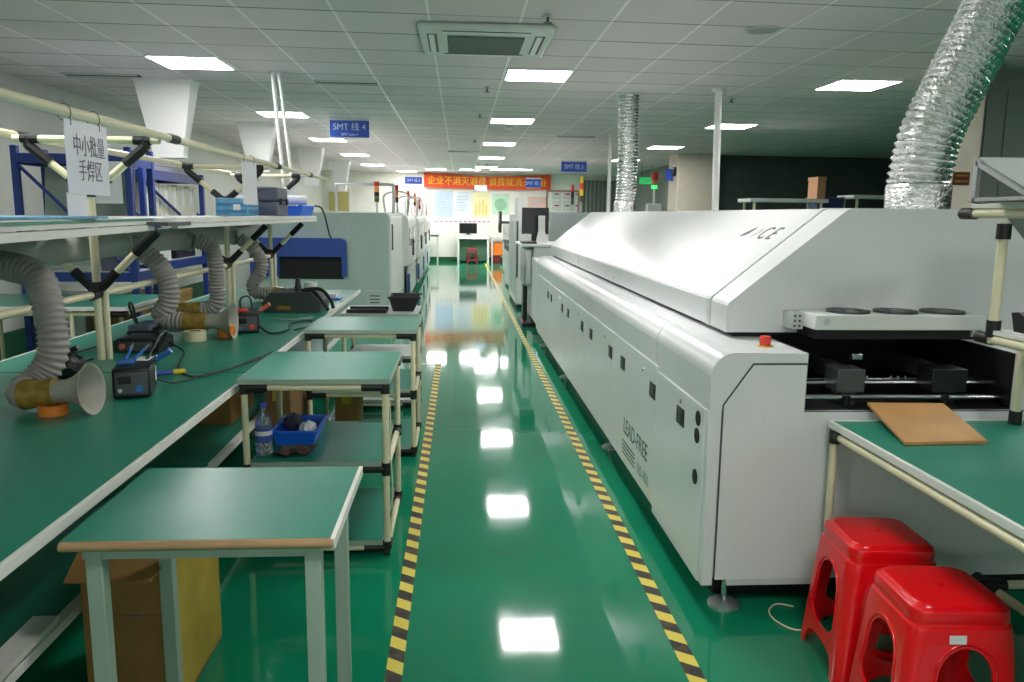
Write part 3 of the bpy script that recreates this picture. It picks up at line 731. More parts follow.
# ------------------------------------------------------------------ trolleys
def trolley(x0, x1, y0, y1, zs, label, boards=True, group='three tier tube trolleys'):
    t = thing('tube_trolley', label, 'trolley', ((x0 + x1) / 2, (y0 + y1) / 2, 0), group)
    r = .0145
    for x in (x0 + .02, x1 - .02):
        for y in (y0 + .02, y1 - .02):
            p = MB().cyl((x, y, .034), (x, y, zs[-1] - .022), r, n=12).build('post', M_cream, t)
            sx = 1 if x < (x0 + x1) / 2 else -1; sy = 1 if y < (y0 + y1) / 2 else -1
            for z in zs:
                zz = z - .038
                j = MB().cyl((x, y, max(zz - .028, .034)), (x, y, min(zz + .028, zs[-1] - .021)), r + .006, n=12)
                j.cyl((x, y, zz), (x + sx * .10, y, zz), r + .005, n=10).cyl((x, y, zz), (x, y + sy * .07, zz), r + .005, n=10)
                j.build('joint', M_joint, p)
            c = MB().box(x - .013, x + .013, y - .014, y + .014, .014, .036, .003).build('caster', M_joint, t)
            MB().cyl((x - .010, y, .0165), (x + .010, y, .0165), .0165, n=18).build('wheel', M_black, c)
    for i, z in enumerate(zs):
        zz = z - .038; rl = MB()
        for y in (y0 + .02, y1 - .02): rl.cyl((x0 + .02, y, zz), (x1 - .02, y, zz), r, n=10)
        for x in (x0 + .02, x1 - .02): rl.cyl((x, y0 + .02, zz), (x, y1 - .02, zz), r, n=10)
        rl.build('rail', M_cream, t)
        if i == len(zs) - 1: s = MB().box(x0, x1, y0, y1, z - .02, z).build('shelf', M_mat, t)
        else: s = MB().box(x0 + .042, x1 - .042, y0 + .002, y1 - .002, z - .02, z).build('shelf', M_mat, t)
        e = .0 if i == len(zs) - 1 else .042
        MB().box(x0 + e, x1 - e, y0 - .003, y0, z - .021, z + .001).box(x0 + e, x1 - e, y1, y1 + .003, z - .021, z + .001).box(x0 + e - .003, x0 + e, y0, y1, z - .021, z + .001).box(x1 - e, x1 - e + .003, y0, y1, z - .021, z + .001).build('edging', M_legsteel, s)
    return t
trA = trolley(-0.935, -0.300, 3.33, 4.01, (.075, .435, .80), 'three tier trolley with water bottle and blue tray on its middle shelf')
trB = trolley(-0.935, -0.265, 4.77, 5.40, (.075, .435, .80), 'three tier trolley standing farther back with a carton on its bottom shelf')
MB().tube([(-.300, 3.32, .72), (-.296, 3.318, .60), (-.300, 3.32, .5), (-.29, 3.31, .34), (-.295, 3.32, .2), (-.30, 3.32, .12)], .003, 6).build('wrapped_wire', M_cream, trA)
trC = trolley(-0.90, -0.32, 6.0, 6.55, (.075, .42, .745), 'pale topped trolley behind the other two, next to the machine', group=None)
for c in [o for o in bpy.data.objects if o.parent == trC and o.name.startswith('shelf')]: c.data.materials[0] = M_offwhite
t = thing('black_bin', 'open black tapered bin on the farthest pale trolley', 'bin', (-.42, 6.3, .745))
def rr(cx, cy, w, d, z): return [(cx - w, cy - d, z), (cx + w, cy - d, z), (cx + w, cy + d, z), (cx - w, cy + d, z)]
MB().loft([rr(-.44, 6.28, .08, .12, .746), rr(-.43, 6.28, .12, .16, .86), rr(-.43, 6.28, .112, .152, .86), rr(-.44, 6.28, .072, .112, .752)]).build('body', M_black, t)
MB().box(-.556, -.304, 6.118, 6.125, .845, .862).box(-.556, -.304, 6.437, 6.444, .845, .862).build('rim', M_black, t)
t = thing('keyboard_tray', 'flat black tray lying on the farthest pale trolley', 'tray', (-.70, 6.2, .745))
MB().box(-.86, -.56, 6.02, 6.24, .746, .758, .003).build('base', M_black, t)
MB().box(-.86, -.56, 6.02, 6.03, .758, .775).box(-.86, -.56, 6.23, 6.24, .758, .775).build('rim', M_black, t)

# on the trolleys
t = thing('water_bottle', 'clear plastic water bottle with blue label on the trolley', 'bottle', (-.865, 3.45, .4365))
MB().lathe([(.030, 0), (.036, .006), (.036, .03), (.033, .036), (.036, .045), (.036, .06)], (-.865, 3.45, .4365), n=24).lathe([(.036, .06), (.0362, .135), (.034, .15), (.024, .185), (.014, .2), (.013, .222)], (-.865, 3.45, .4365), n=24).build('bottle_wall', M_bottle, t, smooth=60)
lb = MB().lathe([(.0368, .062), (.0368, .125)], (-.865, 3.45, .4365), n=24, caps=False).build('paper_label', M_bluelabel, t, smooth=60)
MB().lathe([(.0374, .092), (.0374, .112)], (-.865, 3.45, .4365), n=24, caps=False).build('label_band', M_paper, lb, smooth=60)
MB().lathe([(.0155, .215), (.0155, .236), (.013, .238)], (-.865, 3.45, .4365), n=18).build('screw_cap', M_bluelabel, t)
t = thing('blue_tray', 'bright blue open plastic tray on the trolley middle shelf', 'tray', (-.76, 3.72, .436))
MB().loft([rr(-.76, 3.72, .085, .13, .437), rr(-.76, 3.72, .10, .145, .505), rr(-.76, 3.72, .094, .139, .505), rr(-.76, 3.72, .079, .124, .444)]).build('body', M_blueplastic, t)
MB().box(-.868, -.652, 3.567, 3.577, .493, .508, .003).box(-.868, -.652, 3.863, 3.873, .493, .508, .003).box(-.662, -.652, 3.57, 3.87, .493, .508, .003).box(-.868, -.858, 3.57, 3.87, .493, .508, .003).build('rim', M_blueplastic, t)
bm = MB(); bmesh.ops.create_icosphere(bm.bm, subdivisions=3, radius=1)
for v in bm.bm.verts:
    n = math.sin(v.co.x * 8 + v.co.y * 5) * .2 + math.cos(v.co.z * 7 + v.co.x * 9) * .2
    v.co = Vector((-.72 + v.co.x * (.04 + .015 * n), 3.70 + v.co.y * (.06 + .02 * n), .488 + v.co.z * (.03 + .015 * n)))
tag(bm.build('crumpled_paper', M_paper, smooth=20), 'crumpled white paper lying in the bright blue tray', 'paper')
bm = MB(); bmesh.ops.create_icosphere(bm.bm, subdivisions=3, radius=1)
for v in bm.bm.verts:
    n = math.sin(v.co.x * 6 + v.co.y * 7) * .2 + math.cos(v.co.z * 5 + v.co.x * 8) * .2
    v.co = Vector((-.80 + v.co.x * (.04 + .015 * n), 3.75 + v.co.y * (.075 + .02 * n), .503 + v.co.z * (.042 + .015 * n)))
tag(bm.build('cloth_bundle', mat('navy_cloth', rgb(30, 34, 60), .8, noise=.2), smooth=30), 'dark navy cloth bundle in the blue tray beside the bottle', 'cloth')
bm = MB(); n = 12
vs = [[bm.bm.verts.new((-.815 + .16 * i / n + .015 * math.sin(j * .8), 3.38 + .13 * j / n + .03 * i / n, .440 + .010 + .010 * math.sin(i * 1.1 + j * .7) + .005 * math.cos(j * 1.3))) for j in range(n + 1)] for i in range(n + 1)]
for i in range(n):
    for j in range(n): bm.bm.faces.new((vs[i][j], vs[i + 1][j], vs[i + 1][j + 1], vs[i][j + 1]))
bmesh.ops.solidify(bm.bm, geom=bm.bm.faces[:], thickness=.005)
tag(bm.build('cleaning_cloth', M_brown, smooth=60), 'brown cloth crumpled before the blue tray on the trolley', 'cloth')

def carton(x0, x1, y0, y1, z0, z1, label, flaps=False, tape=True, m=None):
    t = thing('carton', label, 'carton', ((x0 + x1) / 2, (y0 + y1) / 2, z0), 'brown cartons')
    MB().box(x0, x1, y0, y1, z0, z1, .003).build('body', m or M_carton, t)
    xm = (x0 + x1) / 2
    if flaps:
        MB().quadbox([(x0, y0, z1), (x1, y0, z1), (x1 - .02, y0 - .13, z1 - .03), (x0 + .02, y0 - .13, z1 - .03)], (0, 0, .004)).build('flap', M_carton, t)
        MB().quadbox([(x0, y0 + .02, z1 + .001), (xm, y0 + .02, z1 + .001), (xm, y1, z1 + .03), (x0, y1, z1 + .03)], (0, 0, .004)).build('flap', M_carton, t)
    if tape:
        MB().box(xm - .03, xm + .03, y0 - .001, y1 + .001, z1 - .06, z1 + .001).build('tape_strip', M_packtape, t)
    return t
c = carton(-1.12, -0.845, 2.27, 2.68, 0.0, 0.50, 'large brown carton with torn flaps under the nearest green table', True, False)
MB().box(-.845, -.842, 2.28, 2.67, 0.02, 0.495).build('side_tape', M_packtape, c)
MB().box(-1.118, -.85, 2.267, 2.27, .30, .304).build('crease', M_brown, c)
carton(-.80, -.65, 5.0, 5.25, .0755, .345, 'small brown carton on the bottom shelf of the back trolley')
carton(-1.10, -.96, 4.45, 4.95, .0, .50, 'brown carton standing on the floor between bench and back trolley', False, True, mat('dusky_carton', rgb(122, 92, 58), .8, noise=.2))
carton(-1.60, -1.28, 4.4, 4.9, .315, .60, 'carton on the low bench shelf behind the front trolley')
carton(-1.7, -1.3, 5.2, 5.6, .315, .62, 'dusty carton on the low bench shelf behind the back trolley', False, True, mat('dark_carton', rgb(92, 72, 52), .8, noise=.2))

# ------------------------------------------------------------------ nearest side table
t = thing('side_table', 'small green topped table with brown front edge and steel legs nearest the camera', 'table', (-.58, 2.0, 0))
x0, x1, y0, y1 = -.90, -.285, 1.735, 2.27
top = MB().box(x0, x1 - .012, y0 + .014, y1, .734, .76).build('tabletop', M_mat, t)
MB().cyl((x0, y0 + .014, .748), (x1 - .004, y0 + .014, .748), .0115, n=12).build('front_edging', M_woodedge, top)
MB().box(x1 - .012, x1, y0 + .008, y1, .735, .7615, .002).build('side_edging', M_trim, top)
MB().box(x0 + .04, x1 - .05, y0 + .05, y0 + .075, .70, .732).box(x0 + .04, x1 - .05, y1 - .075, y1 - .05, .70, .732).box(x0 + .03, x0 + .055, y0 + .05, y1 - .05, .70, .732).box(x1 - .075, x1 - .05, y0 + .05, y1 - .05, .70, .732).build('apron', M_legsteel, t)
for lx in (-.845, -.345):
    for ly in (1.80, 2.22):
        l = MB().box(lx - .019, lx + .019, ly - .019, ly + .019, 0.012, .732, .003).build('leg', M_legsteel, t)
        MB().box(lx - .02, lx + .02, ly - .02, ly + .02, 0, .012).build('foot', M_black, l)
# ------------------------------------------------------------------ machine row on the bench side
def signal_tower(parent, x, y, z, h, cols, r=.03, name='signal_light'):
    p = MB().cyl((x, y, z), (x, y, z + h * .35), .012, n=10).build(name, M_alu, parent)
    n = len(cols)
    for i, c in enumerate(cols):
        a = z + h * .35 + h * .65 * i / n
        MB().cyl((x, y, a), (x, y, a + h * .65 / n - .004), r, n=16).build('lens', c, p)
    return p
def rounded_profile(x0, x1, z0, z1, r, n=6):
    # (x,z) polygon with a rounded top edge on the x1 side
    pts = [(x0, z0), (x1, z0)]
    for i in range(n + 1):
        a = PI / 2 * i / n
        pts.append((x1 - r + r * math.cos(a), z1 - r + r * math.sin(a)))
    pts.append((x0, z1))
    return pts
# first cabinet, its end face towards the camera
t = thing('placement_machine', 'pale grey green boxed machine with blue rounded cover facing the workbench end', 'machine', (-1.75, 11.9, 0), 'machines along the bench side of the aisle')
M_mach = mat('pale_machine_paint', rgb(186, 202, 194), .4, noise=.03)
MB().prism(rounded_profile(-2.75, -.95, .06, 1.50, .035), 'y', 10.7, 13.1).build('cabinet', M_mach, t)
MB().prism(rounded_profile(-2.0, -.93, .30, 1.47, .05), 'y', 10.78, 13.0).build('front_cover', M_white, t)
bp = MB().prism([(-2.75, .66), (-2.38, .66), (-2.38, .92), (-1.56, .92), (-1.56, .66), (-1.50, .66), (-1.50, 1.10), (-1.52, 1.145), (-1.57, 1.165), (-2.75, 1.165)], 'y', 10.60, 10.70).build('blue_cover', M_bluepanel, t)
MB().box(-2.40, -1.555, 10.69, 10.699, .62, .93).build('conveyor_opening', M_dark, bp)
vp = MB().box(-1.27, -1.0, 10.690, 10.70, .24, .47, .004).build('vent_plate', M_offwhite, t)
for i in range(3): MB().box(-1.21, -1.08, 10.686, 10.690, .30 + i * .045, .315 + i * .045).build('vent_slit', M_darksteel, vp)
signal_tower(t, -1.17, 11.4, 1.50, .44, [M_towgreen, M_black, M_towamb, M_towred], .035)
MB().tube([(-1.75, 11.55, 1.5), (-1.75, 11.55, 1.86), (-1.70, 11.55, 1.9), (-1.0, 11.55, 1.9), (-.95, 11.55, 1.86), (-.95, 11.55, 1.5)], .022, 10).build('gantry_tube', M_alu, t)
MB().box(-.93, -.915, 10.95, 11.05, 1.0, 1.35, .004).build('handle', M_darksteel, t)
for (fx, fy) in ((-2.6, 10.9), (-1.1, 10.9), (-2.6, 12.9), (-1.1, 12.9)):
    MB().cyl((fx, fy, 0), (fx, fy, .03), .045, n=14).cyl((fx, fy, .03), (fx, fy, .065), .018, n=10).build('foot', M_darksteel, t)
for k, (ya, yb, xf, zt, lab) in enumerate(((13.35, 15.9, -.86, 1.52, 'white rounded machine directly behind the pale machine with blue cover'), (16.1, 18.6, -.84, 1.50, 'white rounded machine in the middle of the bench side machine row'), (18.8, 21.3, -.86, 1.52, 'white rounded machine second from the far wall in the bench side row'), (21.5, 23.9, -.88, 1.46, 'white rounded machine nearest the far wall in the bench side row'))):
    t = thing('placement_machine', lab, 'machine', ((xf - .8), (ya + yb) / 2, 0), 'machines along the bench side of the aisle')
    MB().prism(rounded_profile(-2.7, xf - .08, .06, zt, .06), 'y', ya, yb).build('cabinet', M_white, t)
    MB().prism(rounded_profile(-1.9, xf, .62, zt - .02, .16), 'y', ya + .12, ya + 1.12).build('front_cover', M_white, t)
    MB().prism(rounded_profile(-1.9, xf, .62, zt - .02, .16), 'y', ya + 1.20, yb - .12).build('front_cover', M_white, t)
    MB().box(xf - .02, xf + .004, ya + .30, ya + .95, .95, 1.28, .01).build('window', M_screen, t)
    MB().box(xf - .02, xf + .004, ya + 1.4, yb - .3, .95, 1.28, .01).build('window', M_screen, t)
    MB().box(xf - .04, xf - .01, ya + .15, yb - .15, .10, .58, .004).build('base_panel', M_offwhite, t)
    MB().box(xf - .03, xf + .03, ya + 1.13, ya + 1.19, .75, 1.05, .008).build('control_pod', M_black, t)
    MB().box(xf - .02, xf + .02, ya + .02, ya + .10, .18, .5, .01).build('blue_strip', M_bluepanel, t)
    signal_tower(t, xf - .22, ya + .5, zt, .46, [M_black, M_towamb, M_towred], .028)
    MB().tube([(xf - .45, ya + .8, zt), (xf - .45, ya + .8, zt + .30), (xf - .08, ya + .8, zt + .32), (xf - .06, ya + .8, zt - .08)], .018, 8).build('gantry_tube', M_alu, t)
    for fx in (-2.5, xf - .25):
        for fy in (ya + .2, yb - .2): MB().cyl((fx, fy, 0), (fx, fy, .065), .035, n=12).build('foot', M_darksteel, t)

# leaning white pole pair by the machines and other poles
def pole(p, q, r, label, m=M_white, group='white ceiling poles'):
    t = thing('ceiling_pole', label, 'pole', p, group)
    MB().cyl(p, q, r, n=14).build('pole_tube', m, t)
    MB().cyl(Vector(q) - Vector((0, 0, .03)), q, r * 1.9, n=14).build('ceiling_flange', M_white, t)
    MB().cyl(p, Vector(p) + Vector((0, 0, .02)), r * 1.7, n=14).build('base_flange', M_white, t)
pole((-1.63, 7.685, 1.4625), (-1.72, 7.685, HC), .018, 'slim white leaning pole rising from the shelf, the one farther from the aisle')
pole((-1.545, 7.685, 1.4625), (-1.66, 7.685, HC), .017, 'slim white leaning pole rising from the shelf, the one nearer the aisle')
pole((2.64, 8.05, 0), (2.58, 8.05, HC), .036, 'thick white pole rising behind the oven hood beside the beige column')
pole((2.34, 12.5, 0), (2.33, 12.5, HC), .028, 'thin white pole beside the narrow silver duct at the far oven end')

# ------------------------------------------------------------------ blue racks behind the benches
def blue_rack(x0, x1, y0, y1, zs, zt, label, long_brace=True):
    t = thing('storage_rack', label, 'rack', ((x0 + x1) / 2, (y0 + y1) / 2, 0), 'blue steel storage racks')
    for x in (x0, x1 - .05):
        for y in (y0, y1 - .05):
            MB().box(x, x + .05, y, y + .05, 0, zt, .004).build('upright', M_bluerack, t)
    for z in zs:
        b = MB()
        for x in (x0, x1 - .05): b.box(x + .005, x + .045, y0 + .05, y1 - .05, z - .09, z - .005)
        for y in (y0, y1 - .05): b.box(x0 + .05, x1 - .05, y + .005, y + .045, z - .08, z - .005)
        b.build('beam', M_bluerack, t)
        MB().box(x0 + .05, x1 - .05, y0 + .05, y1 - .05, z - .02, z).build('shelf', M_offwhite, t)
    for y in (y0 + .02, y1 - .03):
        MB().cyl((x0 + .05, y, zs[-1] - .1), (x1 - .05, y, zs[-2]), .014, n=6).build('brace', M_bluerack, t)
    if long_brace: MB().cyl((x1 - .03, y0 + .06, zs[-1] - .1), (x1 - .03, y0 + 1.0, zs[-2] + .02), .016, n=6).build('brace', M_bluerack, t)
    return t
blue_rack(-3.54, -2.62, 6.62, 7.12, (.30, 1.0, 1.94), 1.995, 'blue steel storage rack nearest the camera behind the benches', False)
blue_rack(-3.45, -2.90, 7.60, 9.35, (.30, 1.0, 1.44, 1.88), 1.90, 'blue steel storage rack farther back holding a row of pale binders')
random.seed(3)
y = 7.70; n = 0
bnames = ['first', 'second', 'third', 'fourth', 'fifth', 'sixth', 'seventh', 'eighth', 'ninth', 'tenth', 'eleventh', 'twelfth', 'thirteenth', 'fourteenth']
while y < 9.2 and n < 14:
    w = random.uniform(.09, .13); h = random.uniform(.30, .33)
    t = thing('file_binder', 'pale ring binder on the farther blue rack, %s from the camera end of its row' % bnames[n], 'binder', (-3.06, y + w / 2, 1.441), 'pale binders on the far rack')
    MB().box(-3.25, -2.96, y, y + w - .008, 1.441, 1.441 + h, .003).build('cover', mat('binder_cream', rgb(214, 212, 196), .6), t)
    MB().box(-2.96, -2.958, y + .02, y + w - .028, 1.54, 1.441 + h - .05).build('spine_label', M_paper if n % 2 else M_offwhite, t)
    y += w + (0.02 if n % 4 == 3 else .004); n += 1
def plain_box(name, label, cat, c, s, m, lid=None, group=None, z=0):
    t = thing(name, label, cat, (c[0], c[1], z), group)
    MB().box(c[0] - s[0] / 2, c[0] + s[0] / 2, c[1] - s[1] / 2, c[1] + s[1] / 2, z, z + s[2], .006).build('body', m, t)
    MB().box(c[0] - s[0] / 2 - .006, c[0] + s[0] / 2 + .006, c[1] - s[1] / 2 - .006, c[1] + s[1] / 2 + .006, z + s[2] * .86, z + s[2] + .004, .004).build('lid', lid or m, t)
    return t
t = thing('grey_panel', 'grey green board leaning inside the nearest blue rack', 'board', (-3.1, 6.9, 1.001))
MB().quadbox([(-3.48, 6.90, 1.002), (-2.75, 6.90, 1.002), (-2.75, 7.02, 1.85), (-3.48, 7.02, 1.85)], (0, .02, 0)).build('sheet', mat('grey_green_board', rgb(150, 162, 152), .6, noise=.12, nscale=3), t)
MB().box(-3.485, -2.745, 6.875, 6.899, 1.002, 1.03).build('edge_strip', M_alu, t)
plain_box('storage_box', 'dark box on the lower level of the nearest blue rack', 'box', (-2.82, 6.80), (.26, .14, .2), M_greybox, None, 'boxes on the blue racks', 1.001)
plain_box('storage_box', 'white box on the middle level of the farther blue rack', 'box', (-3.18, 8.1), (.42, .6, .32), M_white, None, 'boxes on the blue racks', 1.001)
plain_box('storage_box', 'black box on the middle level of the farther blue rack', 'box', (-3.18, 8.85), (.42, .6, .28), M_black, None, 'boxes on the blue racks', 1.001)
plain_box('storage_box', 'long lilac grey box on top of the farther blue rack', 'box', (-3.17, 8.4), (.46, 1.3, .06), mat('lilac_grey', rgb(150, 150, 170), .5), None, 'boxes on the blue racks', 1.881)
plain_box('storage_box', 'pale box on the bottom level of the nearest blue rack', 'box', (-3.27, 6.87), (.36, .36, .5), M_offwhite, M_white, 'boxes on the blue racks', .301)
plain_box('carton', 'brown carton on the bottom level of the nearest blue rack', 'carton', (-2.86, 6.87), (.34, .36, .4), M_carton, None, None, .301)
plain_box('carton', 'brown carton on the bottom level of the farther blue rack', 'carton', (-3.17, 8.5), (.45, .8, .36), M_carton, None, None, .301)
# low back counter between benches and racks
t = thing('workbench', 'separate green topped bench standing behind the long benches before the blue rack', 'workbench', (-2.95, 6.1, 0))
top = MB().box(-3.7, -2.34, 5.66, 6.55, .805, .828).build('worktop', M_mat, t)
MB().box(-3.7, -2.34, 5.65, 5.66, .802, .829).box(-2.34, -2.33, 5.65, 6.55, .802, .829).build('edging', M_trim, top)
MB().cyl((-3.7, 5.69, .775), (-2.36, 5.69, .775), .015, n=10).cyl((-2.36, 5.69, .775), (-2.36, 6.5, .775), .015, n=10).build('rail', M_cream, t)
for x, y in ((-2.72, 5.69), (-3.66, 5.69), (-2.72, 6.5), (-3.66, 6.5)):
    l = MB().cyl((x, y, .02), (x, y, .804), .015, n=10).build('leg', M_cream, t)
    MB().cyl((x, y, 0), (x, y, .02), .024, n=10).build('foot', M_joint, l)
MB().cyl((-2.46, 5.69, .775), (-2.335, 5.69, .775), .021, n=10).build('joint', M_joint, t)
t = thing('white_cabinet', 'white steel cabinet standing between the far blue rack and the machine', 'cabinet', (-2.95, 11.9, 0))
MB().box(-3.40, -2.88, 11.3, 12.6, .05, 1.72, .008).build('body', M_white, t)
MB().box(-3.38, -2.90, 11.32, 12.58, 0, .05).build('plinth', M_dark, t)
for y0_, y1_ in ((11.32, 11.94), (11.96, 12.58)):
    d = MB().box(-2.88, -2.865, y0_, y1_, .08, 1.69, .004).build('door', M_white, t)
    MB().box(-2.864, -2.845, y1_ - .1 if y0_ < 11.5 else y0_ + .08, y1_ - .08 if y0_ < 11.5 else y0_ + .1, .85, 1.0).build('handle', M_black, d)

# ------------------------------------------------------------------ reflow oven
OY0, OY1 = 2.79, 9.55
XF = .922
t = oven = thing('reflow_oven', 'long white lead-free soldering oven with sloping hood beside the aisle', 'oven', (1.75, 6.0, 0))
ZB = .135
def bull(x0, x1, z0, z1, r, n=8):
    # front edge at x0 with a rounded top
    pts = [(x1, z0), (x1, z1)]
    for i in range(n + 1):
        a = PI / 2 + PI / 2 * i / n
        pts.append((x0 + r + r * math.cos(a), z1 - r + r * math.sin(a)))
    pts.append((x0, z0))
    return pts
BX1 = 2.62
bm = MB()
bm.prism(bull(XF + .006, 1.283, ZB, 1.008, .085), 'y', OY0, 3.62)
bm.prism(bull(XF + .006, BX1, ZB, 1.008, .085), 'y', 3.62, OY1)
bm.box(1.283, BX1, OY0, 3.62, ZB, .79)
bm.box(2.09, BX1, OY0, 3.62, .79, 1.008)
body = bm.build('body', M_oven, t)
MB().prism(bull(XF, XF + .2, .797, 1.010, .087), 'y', OY0 - .002, 3.60).prism(bull(XF, XF + .2, .815, 1.010, .087), 'y', 3.606, OY1 - .3).build('top_fascia', M_oven, body)
MB().box(1.01, BX1 - .1, OY0 + .12, OY1 - .1, .012, ZB).build('underframe', M_dark, body)  # dark box added for the black shadow under the oven
# tunnel mouth interior
cv = MB().box(1.280, 1.288, OY0 + .012, 3.61, .79, 1.009).box(2.086, 2.093, OY0 + .012, 3.61, .79, 1.006).box(1.286, 2.09, 3.60, 3.619, .79, 1.006).box(1.286, 2.09, OY0 + .012, 3.61, .7895, .793).build('tunnel_lining', M_dark, t)
MB().box(1.288, 2.085, 3.20, 3.60, 1.005, 1.012).build('tunnel_roof', M_dark, cv)
for z, y, r in ((.828, OY0 + .06, .010), (.872, OY0 + .12, .008), (.86, OY0 + .24, .006)):
    MB().cyl((1.289, y, z), (2.085, y, z), r, n=12).build('guide_rod', M_steel, cv)
for x, w, m in ((1.485, .055, M_darksteel), (1.875, .07, M_black)):
    b = MB().box(x - w, x + w, OY0 + .06, OY0 + .17, .845, .935, .004).box(x - w * .5, x + w * .5, OY0 + .075, OY0 + .16, .794, .845).build('conveyor_block', m, cv)
    MB().box(x + w - .02, x + w + .015, OY0 + .16, 3.58, .895, .915).box(x + w - .02, x + w + .005, OY0 + .16, 3.58, .85, .895).build('conveyor_rail', M_darksteel, b)
    MB().cyl((x - .02, OY0 + .05, .835), (x - .02, OY0 + .055, .795), .016, n=10).build('clamp', M_black, b)
for x in (1.60, 1.64, 1.74, 1.77, 1.80): MB().cyl((x, OY0 + .236, .858), (x, OY0 + .236, .874), .006, n=8).build('rod_pin', M_steel, cv)
MB().box(1.585, 1.63, OY0 + .26, OY0 + .29, .935, .96, .003).build('sensor', M_steel, cv)
MB().cyl((2.18, OY0 - .004, .85), (2.18, OY0 - .02, .85), .012, n=12).build('lock', M_steel, body)
# end panel with its seam
def inset(poly, d, c):
    return [(c[0] + (p[0] - c[0]) * (1 - d), c[1] + (p[1] - c[1]) * (1 - d)) for p in poly]
ep = [(.968, ZB), (.968, .815), (1.075, .972), (1.281, .972), (1.281, .79), (2.60, .79), (2.60, ZB)]
MB().prism(ep, 'y', OY0 - .003, OY0).build('panel_seam', M_darksteel, body)
MB().prism([(.974, ZB - .005), (.974, .813), (1.078, .965), (1.278, .965), (1.278, .787), (2.598, .787), (2.598, ZB - .005)], 'y', OY0 - .007, OY0 - .001).build('end_panel', M_oven, t)
MB().box(XF - .001, .966, OY0 - .006, OY0 + .03, ZB - .03, .79, .004).build('corner_post', M_oven, t)
MB().box(1.02, 1.36, OY0 - .006, OY0 + .02, ZB - .03, ZB - .006).build('end_kick', M_offwhite, t)
# side doors
doors = [(OY0 + .035, 3.553, .105, .79), (3.557, 4.624, .135, .811), (4.628, 5.704, .135, .811), (5.708, 6.854, .135, .811), (6.858, 7.994, .135, .811), (7.998, 9.24, .135, .811)]
handles = [(3.14,), (3.62, 4.32), (4.69, 5.42), (5.82, 6.60), (7.00, 7.85), (8.15,)]
for (a, b, z0, z1), hs in zip(doors, handles):
    d = MB().box(XF - .006, XF + .008, a, b, z0, z1, .003).build('door', M_oven, t)
    for h in hs:
        MB().box(XF - .010, XF - .0055, h - .055, h + .055, .645, .72, .003).build('handle', M_black, d)
        MB().box(XF - .0125, XF - .0095, h - .025, h + .020, .66, .705).build('latch', M_darksteel, d)
    MB().cyl((XF - .006, (hs[0] if len(hs) == 1 else hs[0] + .2), .745), (XF - .011, (hs[0] if len(hs) == 1 else hs[0] + .2), .745), .010, n=10).build('lock', M_steel, d)
for z, y in ((.735, 2.90), (.665, 2.905), (.50, 2.905)):
    MB().cyl((XF - .006, y, z), (XF - .009, y, z), .030, n=18).build('port', M_dark, t)
# lettering on the side
Mside = lambda y, z: face_mat((0, -1, 0), (0, 0, 1), (XF - .0065, y, z))
text('lettering', 'LEAD-FREE', .125, M_greenink, t, Mside(3.96, .345), sx=.95, ext=.0006)
for i in range(4):
    MB().box(XF - .0075, XF - .006, 3.95, 4.26, .255 - i * .022, .263 - i * .022).build('stripe_mark', M_greenink, t)
text('lettering', 'NS-800', .085, M_greenfaint, t, Mside(3.76, .215), sx=.95, ext=.0006)
# hood
prof = [(1.10, 1.03), (1.10, 1.140), (1.107, 1.155), (1.575, 1.533), (1.595, 1.541), (2.20, 1.543), (2.24, 1.53), (2.56, 1.20), (2.56, 1.03)]
hood = MB().prism(prof, 'y', 3.425, 9.60).build('hood', M_oven, t, smooth=25)
MB().prism([(1.13, 1.0), (1.13, 1.04), (2.50, 1.04), (2.50, 1.0)], 'y', 3.63, 9.5).build('hood_gasket', M_dark, hood)  # dark strip in the gap below the hood, its shade put into the colour
MB().prism(prof, 'y', 3.17, 3.385).build('hood_end', M_oven, t, smooth=25)
off = [(p[0] + (-.004 if p[0] < 1.7 else .004), p[1] + (.004 if p[1] > 1.03 else 0)) for p in prof]
MB().prism(off, 'y', 3.383, 3.427).build('seam_band', M_offwhite, hood, smooth=25)
MB().prism([(1.14, 1.0), (1.14, 1.04), (2.50, 1.04), (2.50, 1.0)], 'y', 3.20, 3.40).build('hood_gasket', M_dark, hood)  # same dark strip for the gap shade below the hood end
MB().box(1.0985, 1.10, 7.3, 7.304, 1.03, 1.14).cyl((1.099, 5.6, 1.06), (1.096, 5.6, 1.06), .008, n=10).cyl((1.099, 6.8, 1.06), (1.096, 6.8, 1.06), .008, n=10).build('hood_rivet', M_darksteel, hood)
# logo on the slope
sl = Vector((1.575 - 1.107, 0, 1.533 - 1.155)).normalized(); nrm = Vector((-sl.z, 0, sl.x))
def on_slope(y, s): return Vector((1.107, y, 1.155)) + sl * s + nrm * .0015
def slope_poly(pts, name, m):
    b = MB(); A = [b.bm.verts.new(on_slope(y, s)) for y, s in pts]; B = [b.bm.verts.new(on_slope(y, s) - nrm * .0012) for y, s in pts]
    b.bridge(A, B); b.cap(A); b.cap(B, True)
    return b.build(name, m, hood)
slope_poly([(3.96, .40), (3.945, .425), (3.905, .455), (3.875, .475), (3.87, .455), (3.89, .42), (3.93, .402)], 'logo_swoosh', M_logo)
for ch, yy, sz, m in (('P', 3.795, .10, M_logopale), ('C', 3.70, .125, M_logo), ('E', 3.595, .125, M_logo)):
    text('lettering', ch, sz, m, hood, face_mat((0, -1, 0), sl, on_slope(yy, .43)), shear=.3, ext=.0006)
